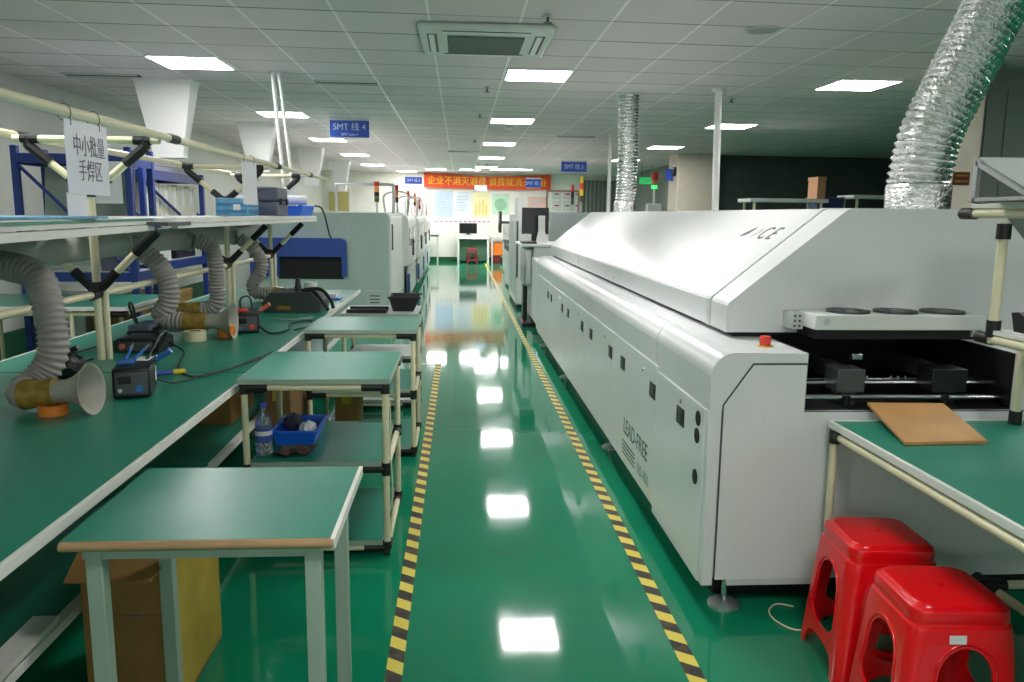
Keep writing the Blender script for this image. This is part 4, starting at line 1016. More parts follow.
# fan tray at the mouth
FY0, FY1 = 2.97, 3.17
ft = MB().box(1.385, 2.075, FY0, FY1 - .001, 1.068, 1.128, .005).build('fan_tray', M_white, t)
MB().box(1.40, 2.05, FY0 + .02, FY1, 1.03, 1.068).build('tray_underside', M_dark, ft)
for x in (1.56, 1.758, 1.955):
    f = MB().cyl((x, FY0 + .098, 1.127), (x, FY0 + .098, 1.136), .078, n=30).build('fan', M_fan, t)
    MB().lathe([(.084, 1.128), (.084, 1.1375), (.079, 1.1375), (.079, 1.128)], (x, FY0 + .098, 0), n=30, caps=False).build('fan_ring', M_darksteel, f)
    g = MB().box(x - .003, x + .003, FY0 + .025, FY0 + .175, 1.136, 1.139)
    for k in range(1, 4): g.lathe([(.021 * k, 1.136), (.021 * k + .003, 1.136), (.021 * k + .003, 1.139), (.021 * k, 1.139)], (x, FY0 + .098, 0), n=24, caps=False)
    g.build('fan_guard', M_steel, f)
    hb = MB().cyl((x, FY0 + .098, 1.136), (x, FY0 + .098, 1.138), .022, n=16).build('fan_hub', M_black, f)
br = MB().box(1.335, 1.386, FY0 + .11, FY1, 1.055, 1.125, .004).build('bracket', M_offwhite, ft)
sc = MB()
for i in range(3):
    for j in range(2): sc.cyl((1.348 + j * .02, FY0 + .11, 1.07 + i * .02), (1.348 + j * .02, FY0 + .106, 1.07 + i * .02), .005, n=8)
sc.build('screw', M_darksteel, br)
MB().lathe([(.014, 0), (.014, .001)], (1.43, FY0 - .0012, 1.10), (0, 1, 0), 18).build('hole_cover', M_offwhite, ft)
MB().box(2.03, 2.07, FY0 + .005, FY1, 1.04, 1.075, .003).build('end_bracket', M_offwhite, ft)
# emergency stop
eb = MB().cyl((1.18, 2.95, 1.008), (1.18, 2.95, 1.012), .030, n=20).build('emergency_stop', M_yellow, t)
MB().lathe([(.020, .004), (.022, .02), (.023, .034), (.019, .040)], (1.18, 2.95, 1.008), n=20).build('red_button', M_redsmall, eb)
# feet
for fx, fy in ((1.035, 2.84), (.99, 4.95), (.99, 7.2), (.99, 9.0), (2.59, 2.95), (2.59, 6.0), (2.59, 8.9)):
    f = MB().cyl((fx, fy, .028), (fx, fy, ZB - .03), .011, n=12).build('foot', M_steel, t)
    MB().lathe([(.062, 0), (.062, .008), (.045, .02), (.016, .03)], (fx, fy, 0), n=24).build('foot_pad', M_alu, f)
# exit conveyor stub at the far end
MB().box(XF + .005, 2.5, OY1, OY1 + .65, .16, .965, .03).build('exit_housing', M_oven, t)

# foil ducts
def duct(pts, r, label, pitch=.030, amp=.008):
    tt = thing('foil_duct', label, 'duct', pts[0], 'silver flexible ducts')
    path = resample(catmull(pts, 20), pitch / 4)
    b = MB(); b.sweep(path, lambda d: r + amp * math.cos(2 * PI * d / pitch), 34)
    rnd = random.Random(5)
    for v in b.bm.verts:
        v.co += Vector((rnd.uniform(-1, 1), rnd.uniform(-1, 1), rnd.uniform(-1, 1))) * r * .018
    b.build('corrugated_sleeve', M_foil, tt, smooth=70)
    p = Vector(pts[0])
    MB().lathe([(r + .010, 0), (r + .010, .10), (r + .004, .11)], p, (0, 0, 1), 30, caps=False).build('clamp_collar', M_foil, tt, smooth=50)
    return tt
duct([(2.045, 3.47, 1.544), (2.04, 3.47, 1.62), (2.05, 3.47, 1.74), (2.08, 3.47, 1.88), (2.15, 3.47, 2.05), (2.25, 3.47, 2.27), (2.335, 3.47, 2.47), (2.41, 3.47, 2.66), (2.43, 3.47, 2.769)], .125, 'wide silver foil duct curving up from the near oven hood end')
duct([(1.79, 8.65, 1.544), (1.795, 8.65, 1.65), (1.805, 8.65, 1.85), (1.81, 8.65, 2.2), (1.80, 8.65, 2.5), (1.80, 8.65, 2.769)], .105, 'narrow silver foil duct rising straight from the far oven hood end', .034, .006)

# ------------------------------------------------------------------ table in front of the oven
t = thing('feed_table', 'green topped table with cream tube legs against the oven mouth', 'table', (1.9, 1.7, 0))
tx0, tx1, ty0, ty1 = 1.36, 2.60, .4, 2.755
top = MB().box(tx0 + .014, tx1, ty0, ty1 - .012, .738, .762).build('tabletop', M_mat, t)
MB().box(tx0, tx0 + .014, ty0, ty1, .738, .7635, .002).box(tx0 + .014, tx1, ty1 - .012, ty1, .738, .7635, .002).build('edging', M_trim, top)
MB().cyl((tx0 + .012, ty0, .716), (tx0 + .012, ty1 - .05, .716), .014, n=12).cyl((tx0 + .03, ty1 - .03, .714), (tx1, ty1 - .03, .714), .014, n=12).build('rail', M_cream, t)
for x, y in ((tx0 + .014, ty1 - .03), (tx1 - .05, ty1 - .03), (tx0 + .014, ty0 + .04), (tx1 - .05, ty0 + .04)):
    l = MB().cyl((x, y, .03), (x, y, .736), .0145, n=12).build('leg', M_cream, t)
    MB().cyl((x, y, 0), (x, y, .03), .025, n=12).build('foot', M_joint, l)
    MB().cyl((x, y, .685), (x, y, .735), .020, n=12).cyl((x, y, .716), (x, y - .05 if y > 1 else y + .05, .716), .019, n=10).build('joint', M_joint, l)
bb = MB().cyl((tx0 + .2, 2.42, .27), (tx1 - .05, 2.42, .27), .015, n=10).cyl((tx0 + .44, .6, .27), (tx0 + .44, 2.42, .27), .015, n=10).build('stretcher', M_cream, t)
MB().cyl((tx0 + .44, 2.36, .27), (tx0 + .44, 2.48, .27), .021, n=10).cyl((tx0 + .38, 2.42, .27), (tx0 + .50, 2.42, .27), .021, n=10).build('joint', M_joint, bb)
tag(MB().tube([(1.385, 2.762, .70), (1.395, 2.77, .60), (1.40, 2.77, .5), (1.41, 2.772, .3), (1.40, 2.75, .02)], .004, 6).build('cable', M_rubber), 'thin dark cable hanging behind the cream table leg by the oven', 'cable')
# tan board leaning from the oven sill to the table
b = MB().quadbox([(1.52, 2.785, .813), (1.815, 2.785, .809), (1.760, 2.445, .764), (1.465, 2.43, .764)], (0, .001, .010)).build('wooden_board', M_mdf)
tag(b, 'thin tan board sloping from the oven mouth onto the green table', 'board')

# tube shelf on the table
t = thing('table_rack', 'cream tube rack with two shelves standing on the oven side table', 'rack', (2.0, 1.7, .75))
sx0, sx1 = 1.755, 2.16
for x, y in ((2.04, 2.70), (2.04, .8)):
    p = MB().cyl((x, y, .764), (x, y, 1.085), .0155, n=12).build('post', M_cream, t)
    MB().cyl((x, y, .764), (x, y, .81), .022, n=12).build('joint', M_joint, p)
    MB().cyl((x, y, 1.04), (x, y, 1.086), .022, n=12).build('joint', M_joint, p)
for y in (2.47, .8):
    p = MB().cyl((sx0, y, 1.10), (sx0, y, 1.495), .0155, n=12).build('post', M_cream, t)
    MB().cyl((sx0, y, 1.12), (sx0, y, 1.175), .022, n=12).build('joint', M_joint, p)
    MB().cyl((sx0, y, 1.44), (sx0, y, 1.49), .022, n=12).build('joint', M_joint, p)
for z, yb in ((1.112, 2.53), (1.522, 2.68)):
    r = MB()
    for x in (sx0, sx1): r.cyl((x, .5, z), (x, yb, z), .0155, n=14)
    if z < 1.3:
        r.cyl((sx0, 2.47, z), (sx1, 2.47, z), .015, n=10).cyl((2.04, .5, z), (2.04, 2.70, z), .015, n=10)
    else:
        r.cyl((sx0, 2.40, z), (sx1, 2.40, z), .014, n=10)
    rr_ = r.build('rail', M_cream, t)
    for x in (sx0, sx1):
        MB().lathe([(.020, 0), (.020, .07), (.013, .07), (.013, .0)], (x, yb - .06, z), (0, 1, 0), 16, caps=False).build('end_cap', M_joint, rr_)
    MB().box(sx0 - .012, sx1, .5, yb - .05, z + .017, z + .032, .002).build('shelf_board', M_trim, t)
for y in (2.47, .8):
    MB().cyl((sx1, y, 1.10), (sx1, y, 1.495), .0155, n=12).build('post', M_cream, t)
# slanted aluminium stand on the upper shelf
t = thing('slanted_stand', 'grey sloping aluminium stand on the top shelf of the tube rack', 'stand', (1.9, 2.35, 1.543))
for x in (1.64, 2.12):
    f = MB()
    a, b_, c_ = Vector((x, 2.475, 1.567)), Vector((x, 2.475, 1.688)), Vector((x, 2.19, 1.567))
    f.quadbox([a + Vector((0, 0, -.012)), c_ + Vector((0, 0, -.012)), c_ + Vector((0, 0, .004)), a + Vector((0, 0, .004))], (.014, 0, 0))
    f.box(x, x + .014, 2.463, 2.485, 1.557, 1.69)
    f.quadbox([b_, c_ + Vector((0, -.01, -.008)), c_ + Vector((0, .018, -.008)), b_ + Vector((0, 0, -.016))], (.014, 0, 0))
    f.build('side_frame', M_alu, t)
MB().quadbox([(1.655, 2.487, 1.694), (2.12, 2.487, 1.694), (2.12, 2.195, 1.569), (1.655, 2.195, 1.569)], (0, .006, .006)).build('sloping_plate', M_offwhite, t)
MB().box(1.64, 2.134, 2.17, 2.49, 1.5545, 1.559).build('base_plate', M_alu, t)
tag(MB().lathe([(.022, 0), (.024, .03), (.012, .05), (.010, .075)], (1.80, 2.38, 1.5595), n=14).build('small_bottle', M_black), 'small black bottle under the sloping stand', 'bottle')
t = thing('scanner', 'black wedge shaped device on the lower shelf of the tube rack', 'device', (1.85, 2.28, 1.137))
MB().prism([(2.26, 1.145), (2.40, 1.145), (2.42, 1.207), (2.39, 1.212), (2.26, 1.162)], 'x', 1.775, 1.95).build('case', M_black, t)
MB().quadbox([(1.80, 2.28, 1.171), (1.93, 2.28, 1.171), (1.93, 2.375, 1.2075), (1.80, 2.375, 1.2075)], (0, -.001, .003)).build('screen', M_screen, t)
MB().box(1.765, 1.96, 2.24, 2.43, 1.1445, 1.148).build('base', M_paper, t)

# ------------------------------------------------------------------ red stools
def stool_mesh():
    def sq(h, z, k=.30, n=6):
        r = h * k; pts = []
        for cx, cy, a0 in ((1, 1, 0), (-1, 1, 90), (-1, -1, 180), (1, -1, 270)):
            for i in range(n + 1):
                a = math.radians(a0 + 90 * i / n)
                pts.append((cx * (h - r) + r * math.cos(a), cy * (h - r) + r * math.sin(a), z))
        return pts
    b = MB()
    secs = [(.190, 0, .22), (.186, .045, .22), (.177, .17, .26), (.164, .335, .30), (.158, .386, .32), (.155, .400, .33), (.150, .405, .34), (.149, .411, .34), (.150, .416, .34), (.151, .436, .36), (.148, .446, .36), (.139, .4505, .38), (.136, .456, .38), (.131, .459, .38), (.122, .4595, .38)]
    ins = [(h - .007, z if i == 0 else min(z, .449), k) for i, (h, z, k) in enumerate(secs[:11])]
    rings = [sq(h, z, k) for h, z, k in ins[::-1]][::-1]
    outer = [sq(h, z, k) for h, z, k in secs]
    R = [[b.bm.verts.new(Vector(p)) for p in r] for r in outer]
    for a, c in zip(R, R[1:]): b.bridge(a, c)
    b.cap(R[-1], True)
    Q = [[b.bm.verts.new(Vector(p)) for p in r] for r in rings]
    for a, c in zip(Q, Q[1:]): b.bridge(a, c)
    b.cap(Q[-1], True)
    b.bridge(R[0], Q[0])
    bmesh.ops.recalc_face_normals(b.bm, faces=b.bm.faces)
    me = bpy.data.meshes.new('shell_tmp'); b.bm.to_mesh(me); b.bm.free()
    o = bpy.data.objects.new('shell_tmp', me); COL.objects.link(o)
    cuts = []
    def arch(w0, w1, z0, zs, n=12):
        # straight sides from w0 at z0 to w1 at zs, elliptical top
        pts = [(-w0, z0), (w0, z0)]
        top = zs + w1 * 1.05
        for i in range(n + 1):
            a = PI * i / n
            pts.append((w1 * math.cos(a), zs + (top - zs) * math.sin(a)))
        return pts
    def window(n=10):
        pts = []
        for i in range(n + 1):
            a = PI + PI * i / n; pts.append((.098 * math.cos(a), .165 + .045 * math.sin(a)))
        for i in range(n + 1):
            a = PI * i / n; pts.append((.082 * math.cos(a), .262 + .088 * math.sin(a)))
        return pts
    for axis in 'xy':
        for poly in (window(), arch(.128, .120, -.02, .022), ):
            if poly[0][1] < 0:
                poly = [(-.130, -.02), (.130, -.02), (.122, .03), (.10, .062), (.06, .078), (0, .082), (-.06, .078), (-.10, .062), (-.122, .03)]
            c = MB(); c.prism(poly, axis, -.3, .3)
            bmesh.ops.recalc_face_normals(c.bm, faces=c.bm.faces)
            m2 = bpy.data.meshes.new('cut_tmp'); c.bm.to_mesh(m2); c.bm.free()
            co = bpy.data.objects.new('cut_tmp', m2); COL.objects.link(co); cuts.append(co)
    c = MB(); c.cyl((0, 0, .40), (0, 0, .50), .011, n=14); bmesh.ops.recalc_face_normals(c.bm, faces=c.bm.faces)
    m2 = bpy.data.meshes.new('cut_tmp'); c.bm.to_mesh(m2); c.bm.free()
    co = bpy.data.objects.new('cut_tmp', m2); COL.objects.link(co); cuts.append(co)
    for co in cuts:
        md = o.modifiers.new('b', 'BOOLEAN'); md.operation = 'DIFFERENCE'; md.solver = 'EXACT'; md.object = co
    dg = bpy.context.evaluated_depsgraph_get()
    out = bpy.data.meshes.new_from_object(o.evaluated_get(dg)); out.name = 'stool_body'
    for x in cuts + [o]: bpy.data.objects.remove(x)
    for p in out.polygons: p.use_smooth = True
    out.set_sharp_from_angle(angle=math.radians(32))
    out.materials.clear(); out.materials.append(M_red)
    return out
SM = stool_mesh()
def stool(x, y, rz, label, sticker, z=0, s=(.93, .93, 1.02)):
    t = thing('plastic_stool', label, 'stool', (0, 0, 0), 'red plastic stools')
    o = bpy.data.objects.new('stool_body', SM); COL.objects.link(o); o.parent = t; ORG[o.name] = Vector((0, 0, 0))
    # raised rib frames round the side openings
    rb = MB()
    for k in range(4):
        pts = []
        for i in range(13):
            a = PI * i / 12; u_ = .094 * math.cos(a); z_ = .262 + .100 * math.sin(a)
            pts.append((u_, -(.190 - .0785 * z_ + .0005), z_))
        pts = [(.108, -.1785, .165)] + pts + [(-.108, -.1785, .165)]
        R = Matrix.Rotation(PI / 2 * k, 3, 'Z')
        rb.sweep([R @ Vector(p) for p in catmull(pts, 3)], .004, 6)
    rb.build('raised_rib', M_red, t, smooth=60)
    if sticker: MB().quadbox([(-.055, -.1655, .365), (-.005, -.1655, .365), (-.005, -.1627, .388), (-.055, -.1627, .388)], (0, -.0015, 0)).build('sticker', M_label, t)
    t.location = (x, y, z); t.rotation_euler.z = rz; t.scale = s
    return t
stool(1.40, 2.43, math.radians(-4), 'red plastic stool standing against the oven and table leg', False)
stool(1.375, 2.04, math.radians(-3), 'red plastic stool with a small white sticker on its side', True)
tag(MB().tube([(1.30, 2.80, .005), (1.24, 2.82, .006), (1.19, 2.77, .005), (1.185, 2.70, .005), (1.22, 2.635, .005), (1.27, 2.62, .005)], .003, 6).build('loose_wire', M_cream), 'thin pale wire looping on the floor beside the red stool', 'wire')

# ------------------------------------------------------------------ beyond the oven
t = thing('inspection_station', 'white workstation with dark monitor just beyond the far oven end', 'workstation', (1.15, 11.05, 0))
MB().box(.80, 1.55, 10.45, 11.55, 1.085, 1.12, .006).build('desk_top', M_white, t)
MB().box(.98, 1.55, 10.5, 11.5, .10, 1.08, .01).build('cabinet', M_offwhite, t)
MB().box(.86, .98, 10.6, 11.35, .55, 1.05, .03).build('drawer_pod', M_alu, t)
MB().cyl((.90, 10.85, .05), (.90, 10.85, .55), .03, n=12).build('leg', M_black, t)
MB().cyl((.90, 11.2, .05), (.90, 11.2, .55), .02, n=12).build('leg', M_alu, t)
MB().box(.84, 1.5, 10.55, 11.45, 0, .05).build('base', M_black, t)
t = thing('monitor', 'large dark monitor standing on the white workstation past the oven', 'monitor', (1.05, 11.05, 1.12))
m_ = MB().box(.86, 1.235, 11.07, 11.11, 1.235, 1.60, .006).build('housing', M_black, t)
MB().box(.875, 1.22, 11.067, 11.07, 1.25, 1.585).build('screen', M_screen, m_)
MB().box(1.0, 1.10, 11.11, 11.14, 1.13, 1.45).box(.92, 1.18, 11.01, 11.19, 1.121, 1.135, .004).build('stand', M_black, t)
t = thing('handset_bracket', 'white upright bracket with rounded foot before the dark monitor', 'bracket', (1.12, 10.8, 1.12))
MB().box(1.065, 1.155, 10.81, 10.835, 1.22, 1.49, .006).build('plate', M_white, t)
MB().loft([rr(1.115, 10.82, .075, .06, 1.121), rr(1.115, 10.82, .065, .05, 1.2), rr(1.11, 10.82, .045, .03, 1.27), rr(1.11, 10.82, .035, .02, 1.30)]).build('foot_block', M_white, t, smooth=60)
t = thing('keyboard', 'black keyboard at the front of the white workstation', 'keyboard', (.92, 10.65, 1.12))
MB().box(.82, 1.02, 10.5, 10.95, 1.121, 1.14, .004).build('base', M_black, t)
MB().box(.83, 1.01, 10.52, 10.93, 1.14, 1.146).build('keys', M_darksteel, t)
t = thing('screen_printer', 'tall grey printing machine behind the monitor past the oven', 'machine', (2.0, 13.4, 0))
MB().box(1.40, 3.0, 12.2, 14.4, .08, 1.545, .02).build('cabinet', mat('grey_machine', rgb(140, 150, 146), .5, noise=.03), t)
MB().box(1.33, 1.40, 12.4, 14.3, .5, 1.4, .02).build('front_cover', M_white, t)
MB().box(1.325, 1.33, 12.6, 13.9, .9, 1.3).build('window', M_screen, t)
for fx in (1.5, 2.9):
    for fy in (12.4, 14.2): MB().cyl((fx, fy, 0), (fx, fy, .085), .035, n=12).build('foot', M_darksteel, t)
t = thing('loader_tower', 'narrow tall white cabinet by the aisle beyond the oven', 'cabinet', (1.05, 13.6, 0))
MB().box(.90, 1.28, 12.7, 14.6, .06, 1.52, .02).build('body', M_white, t)
MB().box(.905, 1.06, 12.72, 13.3, 1.522, 1.78, .02).build('upper_box', M_white, t)
MB().box(.893, .90, 12.8, 13.6, .2, 1.4, .004).box(.893, .90, 13.7, 14.5, .2, 1.4, .004).build('door', M_offwhite, t)
MB().box(.92, 1.26, 12.74, 14.56, 0, .06).build('plinth', M_dark, t)
MB().box(.90, .93, 12.688, 12.70, .5, 1.4).build('hinge_strip', M_darksteel, t)
t = thing('monitor', 'small dark monitor on an arm farther along the aisle', 'monitor', (.93, 15.6, 1.2))
MB().box(.76, .80, 15.3, 15.9, 1.15, 1.56, .006).build('housing', M_black, t)
MB().box(.755, .76, 15.33, 15.87, 1.18, 1.53).build('screen', M_screen, t)
MB().cyl((.80, 15.6, 1.35), (1.0, 15.6, 1.35), .025, n=10).build('arm', M_darksteel, t)
t = thing('placement_machine', 'white machine on the oven side carrying the small arm monitor', 'machine', (1.8, 16.4, 0))
MB().prism([(2.6, .06), (2.6, 1.5), (1.12, 1.5), (1.0, 1.36), (1.0, .06)], 'y', 15.0, 17.8).build('cabinet', M_white, t)
MB().box(.985, 1.0, 15.1, 17.7, .75, 1.1, .004).build('window', M_screen, t)
MB().box(.94, 1.0, 15.2, 16.2, .85, .90, .004).build('keyboard_shelf', M_black, t)
for fx in (1.15, 2.5):
    for fy in (15.2, 17.6): MB().cyl((fx, fy, 0), (fx, fy, .065), .035, n=12).build('foot', M_darksteel, t)
signal_tower(t, 2.45, 17.4, 1.5, .66, [M_towgreen, M_black, M_redsmall], .035)
t = thing('placement_machine', 'white machine on the oven side nearest the far desk', 'machine', (1.8, 20.0, 0))
MB().prism([(3.4, .06), (3.4, 1.5), (1.27, 1.5), (1.15, 1.36), (1.15, .06)], 'y', 18.4, 21.4).build('cabinet', M_white, t)
MB().box(1.135, 1.15, 18.6, 21.2, .8, 1.2, .004).build('window', M_screen, t)
for fx in (1.3, 3.2):
    for fy in (18.6, 21.2): MB().cyl((fx, fy, 0), (fx, fy, .065), .035, n=12).build('foot', M_darksteel, t)
signal_tower(t, 3.04, 20.0, 1.5, .96, [M_towgreen, M_yellow, M_redsmall, M_yellow], .05)
MB().tube([(2.2, 20.2, 1.5), (2.2, 20.2, 2.06), (2.26, 20.2, 2.1), (2.95, 20.2, 2.1), (3.0, 20.2, 2.06), (3.0, 20.2, 1.5)], .025, 8).build('gantry_tube', M_brown, t)
# lit beacon tower by the exit sign
t = thing('beacon_tower', 'slim machine post with red and lit green lamp near the exit sign', 'signal lamp', (3.42, 14.0, 0))
MB().box(3.30, 3.54, 13.9, 14.1, 0, 1.72, .01).build('machine_post', M_offwhite, t)
MB().cyl((3.42, 14.0, 1.72), (3.42, 14.0, 1.98), .018, n=10).build('pole', M_white, t)
MB().cyl((3.42, 14.0, 1.98), (3.42, 14.0, 2.04), .055, n=16).build('green_lens', M_lampgreen, t)
MB().cyl((3.42, 14.0, 2.045), (3.42, 14.0, 2.12), .05, n=16).build('amber_lens', M_towamb, t)
MB().cyl((3.42, 14.0, 2.125), (3.42, 14.0, 2.26), .062, n=16).build('red_lens', M_towred, t)
t = thing('exit_sign', 'green lit running man exit sign near the white column', 'sign', (4.66, 20.0, 2.30))
MB().box(4.50, 4.86, 20.0, 20.03, 2.30, 2.46, .003).build('panel', M_exit, t)
MB().prism([(4.56, 2.37), (4.62, 2.33), (4.62, 2.355), (4.80, 2.355), (4.80, 2.385), (4.62, 2.385), (4.62, 2.41)], 'y', 19.996, 20.0).build('arrow_mark', M_white_ink, t)
MB().cyl((4.56, 20.015, 2.46), (4.56, 20.015, HC), .006, n=6).cyl((4.80, 20.015, 2.46), (4.80, 20.015, HC), .006, n=6).build('hanger', M_darksteel, t)
t = thing('notice_sign', 'small dark blue sign on the wall edge beside the white column', 'sign', (4.32, 16.5, 2.2))
MB().box(4.24, 4.395, 16.42, 16.44, 2.24, 2.46, .002).build('board', M_signblue, t)
MB().box(4.23, 4.399, 16.44, 16.46, 2.23, 2.47).build('backing', M_darksteel, t)
MB().cyl((4.3, 16.45, 2.46), (4.3, 16.45, HC), .005, n=6).build('hanger', M_darksteel, t)
t = thing('wall_camera', 'small white camera with dark body on the beige column side', 'camera', (4.33, 16.3, 2.5))
MB().box(4.34, 4.399, 16.2, 16.32, 2.32, 2.50, .006).build('body', M_black, t)
MB().lathe([(.03, 0), (.035, .05)], (4.36, 16.26, 2.51), n=14).build('dome', M_white, t)
# warning plate on the near right column
t = thing('wall_plate', 'dark red and gold plate on the cream column behind the wide silver duct', 'plate', (4.06, 6.29, 1.78))
MB().box(3.99, 4.13, 6.288, 6.299, 1.78, 1.885, .002).build('board', mat('dark_red_plate', rgb(84, 40, 24), .4), t)
MB().box(4.005, 4.115, 6.284, 6.288, 1.85, 1.862).box(4.005, 4.115, 6.284, 6.288, 1.805, 1.817).build('text_band', M_tapeband, t)

# dim furniture behind the oven
def far_table(x0, x1, y0, y1, zt, label):
    t = thing('shelf_table', label, 'table', ((x0 + x1) / 2, (y0 + y1) / 2, 0), 'raised shelf tables behind the oven')
    MB().box(x0, x1, y0, y1, zt - .05, zt, .004).build('shelf_board', M_offwhite, t)
    MB().box(x0, x1, y0, y1, .72, .76, .004).build('tabletop', M_mat, t)
    for x in (x0 + .08, x1 - .08):
        for y in (y0 + .06, y1 - .06):
            MB().cyl((x, y, 0), (x, y, zt - .05), .02, n=10).build('post', M_cream, t)
    return t
far_table(3.95, 5.05, 10.7, 11.2, 1.76, 'dim pale shelf table behind the oven hood with a tan box on it')
far_table(5.5, 6.3, 10.9, 11.4, 1.83, 'dim white shelf table behind the oven nearest the wide duct')
plain_box('tan_box', 'upright tan box standing on the dim shelf table behind the oven', 'box', (4.98, 10.95), (.12, .3, .30), mat('tan_card', rgb(160, 120, 88), .7), None, None, 1.761)
t = thing('blue_crate', 'dark blue crate on a stand between the two dim shelf tables', 'crate', (5.27, 11.3, 0))
MB().box(5.08, 5.46, 11.1, 11.5, 1.45, 1.78, .01).build('crate_body', mat('navy_plastic', rgb(40, 52, 100), .5), t)
MB().box(5.07, 5.47, 11.09, 11.51, 1.78, 1.80, .004).build('rim', mat('steel_blue', rgb(84, 100, 130), .5), t)
for x in (5.12, 5.42):
    for y in (11.14, 11.46): MB().cyl((x, y, 0), (x, y, 1.45), .015, n=8).build('leg', M_darksteel, t)
t = thing('black_equipment', 'dark low equipment box under the pale dim shelf behind the oven', 'equipment', (4.5, 10.95, .76))
MB().box(4.2, 4.8, 10.75, 11.1, .762, 1.60, .02).build('case', M_black, t)
MB().box(4.25, 4.75, 10.745, 10.75, 1.2, 1.55).build('front_panel', M_greybox, t)

# ------------------------------------------------------------------ far end desk and posters
t = thing('desk', 'white legged green desk at the far end of the aisle under posters', 'desk', (.42, 24.9, 0))
MB().box(-.10, .92, 24.6, 25.2, .74, .78, .004).build('desktop', M_white, t)
for x in (-.08, .84): MB().box(x, x + .06, 24.62, 25.18, 0, .74).build('leg', M_white, t)
MB().box(-.02, .84, 24.82, 24.85, .06, .73).build('modesty_panel', mat('desk_green', rgb(70, 110, 84), .6), t)
MB().box(-.06, .55, 24.7, 25.1, .78, .86, .004).build('riser', M_offwhite, t)
t = thing('monitor', 'dark monitor on the desk at the far end of the aisle', 'monitor', (.26, 24.95, .86))
m_ = MB().box(-.02, .53, 24.90, 24.95, .90, 1.22, .006).build('housing', M_black, t)
MB().box(.0, .51, 24.896, 24.90, .92, 1.20).build('screen', M_screen, m_)
MB().box(.16, .36, 24.85, 25.03, .861, .872).box(.22, .30, 24.95, 24.98, .872, 1.05).build('stand', M_black, t)
t = thing('computer_tower', 'pale computer case beside the far desk monitor', 'computer', (.72, 24.9, .78))
MB().box(.60, .84, 24.7, 25.05, .781, 1.16, .01).build('case', M_white, t)
MB().box(.63, .81, 24.694, 24.70, 1.0, 1.10).build('drive_bay', M_offwhite, t)
t = stool(.38, 24.55, 0, 'dark red stool at the far desk', False)
for c in [o for o in bpy.data.objects if o.parent == t]:
    if c.data.users > 1: c.data = c.data.copy()
    c.data.materials[0] = mat('dark_red_plastic', rgb(120, 40, 44), .4)
del t['group']
t = thing('orange_bin', 'orange box on a table frame beside the far desk', 'box', (1.12, 25.0, 0))
MB().box(.94, 1.32, 24.7, 25.15, .24, .62, .01).build('body', M_orange, t)
MB().box(.94, 1.32, 24.695, 24.70, .50, .62).build('lip', M_orange, t)
MB().box(.96, 1.26, 24.72, 25.1, .0, .24).build('base', mat('dark_red_box', rgb(110, 30, 30), .5), t)
t = thing('side_table', 'white topped table over the orange box at the far wall', 'table', (1.3, 25.0, 0))
MB().box(.96, 1.9, 24.6, 25.3, .80, .84, .004).build('tabletop', M_white, t)
for x in (.97, 1.84): MB().box(x, x + .05, 24.62, 24.67, 0, .80).box(x, x + .05, 25.22, 25.27, 0, .80).build('leg', M_offwhite, t)
t = thing('side_table', 'small dark topped stand at the far wall beside the machines', 'table', (-.84, 25.0, 0))
MB().box(-1.02, -.66, 24.7, 25.2, .80, .85, .004).build('tabletop', M_darksteel, t)
for x in (-.99, -.70): MB().cyl((x, 24.75, 0), (x, 24.75, .80), .02, n=8).cyl((x, 25.15, 0), (x, 25.15, .80), .02, n=8).build('leg', M_offwhite, t)
def poster(x0, x1, z0, z1, m, label, kind=0):
    t = thing('poster', label, 'poster', ((x0 + x1) / 2, 25.47, z0), 'posters on the far wall')
    MB().box(x0, x1, 25.488, 25.499, z0, z1).build('board', m, t)
    mk = MB()
    w = x1 - x0; h = z1 - z0
    if kind == 0:
        for i in range(6): mk.box(x0 + w * .12, x1 - w * (.15 + .1 * (i % 3)), 25.485, 25.488, z1 - h * (.2 + .11 * i), z1 - h * (.17 + .11 * i))
    elif kind == 1:
        for i in range(4): mk.box(x0 + w * (.12 + .2 * i), x0 + w * (.24 + .2 * i), 25.485, 25.488, z0 + h * .12, z0 + h * (.5 + .1 * (i % 3)))
    else:
        mk.cyl(((x0 + x1) / 2, 25.488, (z0 + z1) / 2), ((x0 + x1) / 2, 25.485, (z0 + z1) / 2), min(w, h) * .36, n=24)
    mk.build('print_mark', mat('print%d' % kind, (rgb(176, 196, 226), rgb(238, 214, 130), rgb(150, 198, 160))[kind], .6), t)
    MB().box(x0 - .01, x1 + .01, 25.486, 25.499, z1, z1 + .012).build('top_strip', M_alu, t)
M_pblue = mat('pale_blue_print', rgb(196, 212, 240), .6); M_pyel = mat('pale_yellow_print', rgb(246, 236, 184), .6); M_pgrn = mat('pale_green_print', rgb(196, 226, 204), .6)
poster(-.80, -.22, 1.40, 2.20, M_pblue, 'pale blue poster first in the row under the banner', 0)
poster(-.15, .33, 1.40, 2.18, mat('pale_white_print', rgb(226, 232, 240), .6), 'white poster between the blue and yellow ones', 0)
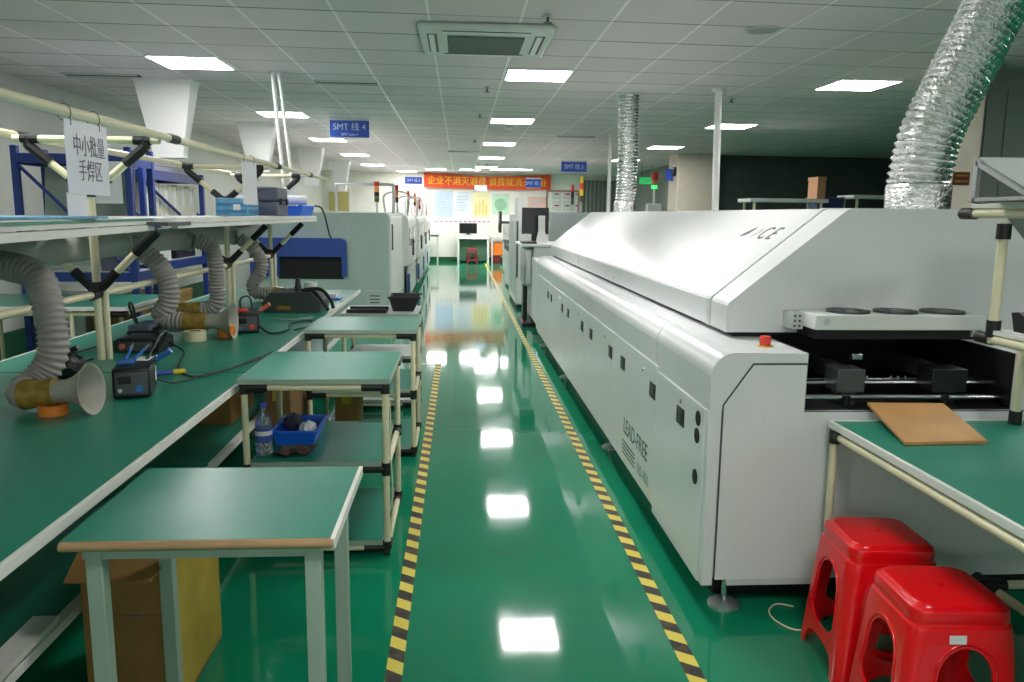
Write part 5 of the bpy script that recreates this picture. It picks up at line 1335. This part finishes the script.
poster(.42, .95, 1.40, 2.18, M_pyel, 'pale yellow poster above the far desk computer', 1)
poster(1.02, 1.56, 1.48, 2.14, M_pgrn, 'pale green poster with a round green picture', 2)
poster(-1.45, -.92, 1.30, 2.05, mat('pale_pink_print', rgb(240, 208, 196), .6), 'pale pink poster half hidden by the machine row', 0)
poster(2.15, 2.75, 1.40, 2.05, mat('salmon_print', rgb(240, 200, 184), .6), 'salmon poster beside the banner end', 0)
t = thing('notice_strip', 'long pale notice strip with small red marks below the posters', 'notice', (.3, 25.47, 1.2))
MB().box(-.85, 1.0, 25.485, 25.499, 1.22, 1.34).build('board', M_paper, t)
mk = MB()
for i in range(12): mk.box(-.78 + i * .15, -.70 + i * .15, 25.483, 25.485, 1.25, 1.28)
mk.build('print_mark', mat('red_print', rgb(200, 90, 80), .6), t)
k = 0
pos = ['upper first', 'upper second', 'upper third', 'lower first', 'lower second', 'lower third']
for zr in (2.02, 1.66):
    for xr in (2.95, 3.30, 3.62):
        t = thing('notice_sheet', 'small framed notice on the far wall beyond the banner, %s in its cluster' % pos[k], 'notice', (xr, 25.47, zr), 'framed notices on the far wall')
        MB().box(xr, xr + .26, 25.488, 25.499, zr, zr + .28).build('frame', M_offwhite, t)
        MB().box(xr + .03, xr + .23, 25.484, 25.488, zr + .03, zr + .25).build('sheet', M_paper, t)
        MB().box(xr + .06, xr + .20, 25.482, 25.484, zr + .12, zr + .17).build('print_mark', M_towred if k % 2 else M_brown, t)
        k += 1

# ------------------------------------------------------------------ render look
w = bpy.data.worlds.new('world'); S.world = w; w.use_nodes = True
w.node_tree.nodes['Background'].inputs[0].default_value = (0.95, 1.0, 1.0, 1)
w.node_tree.nodes['Background'].inputs[1].default_value = 0.6
S.view_settings.view_transform = 'Standard'; S.view_settings.look = 'None'; S.view_settings.gamma = 1.0
S.view_settings.use_curve_mapping = False
S.view_settings.exposure = 1.5
S.cycles.max_bounces = 10; S.cycles.diffuse_bounces = 6; S.cycles.glossy_bounces = 6
S.cycles.sample_clamp_indirect = 6.0
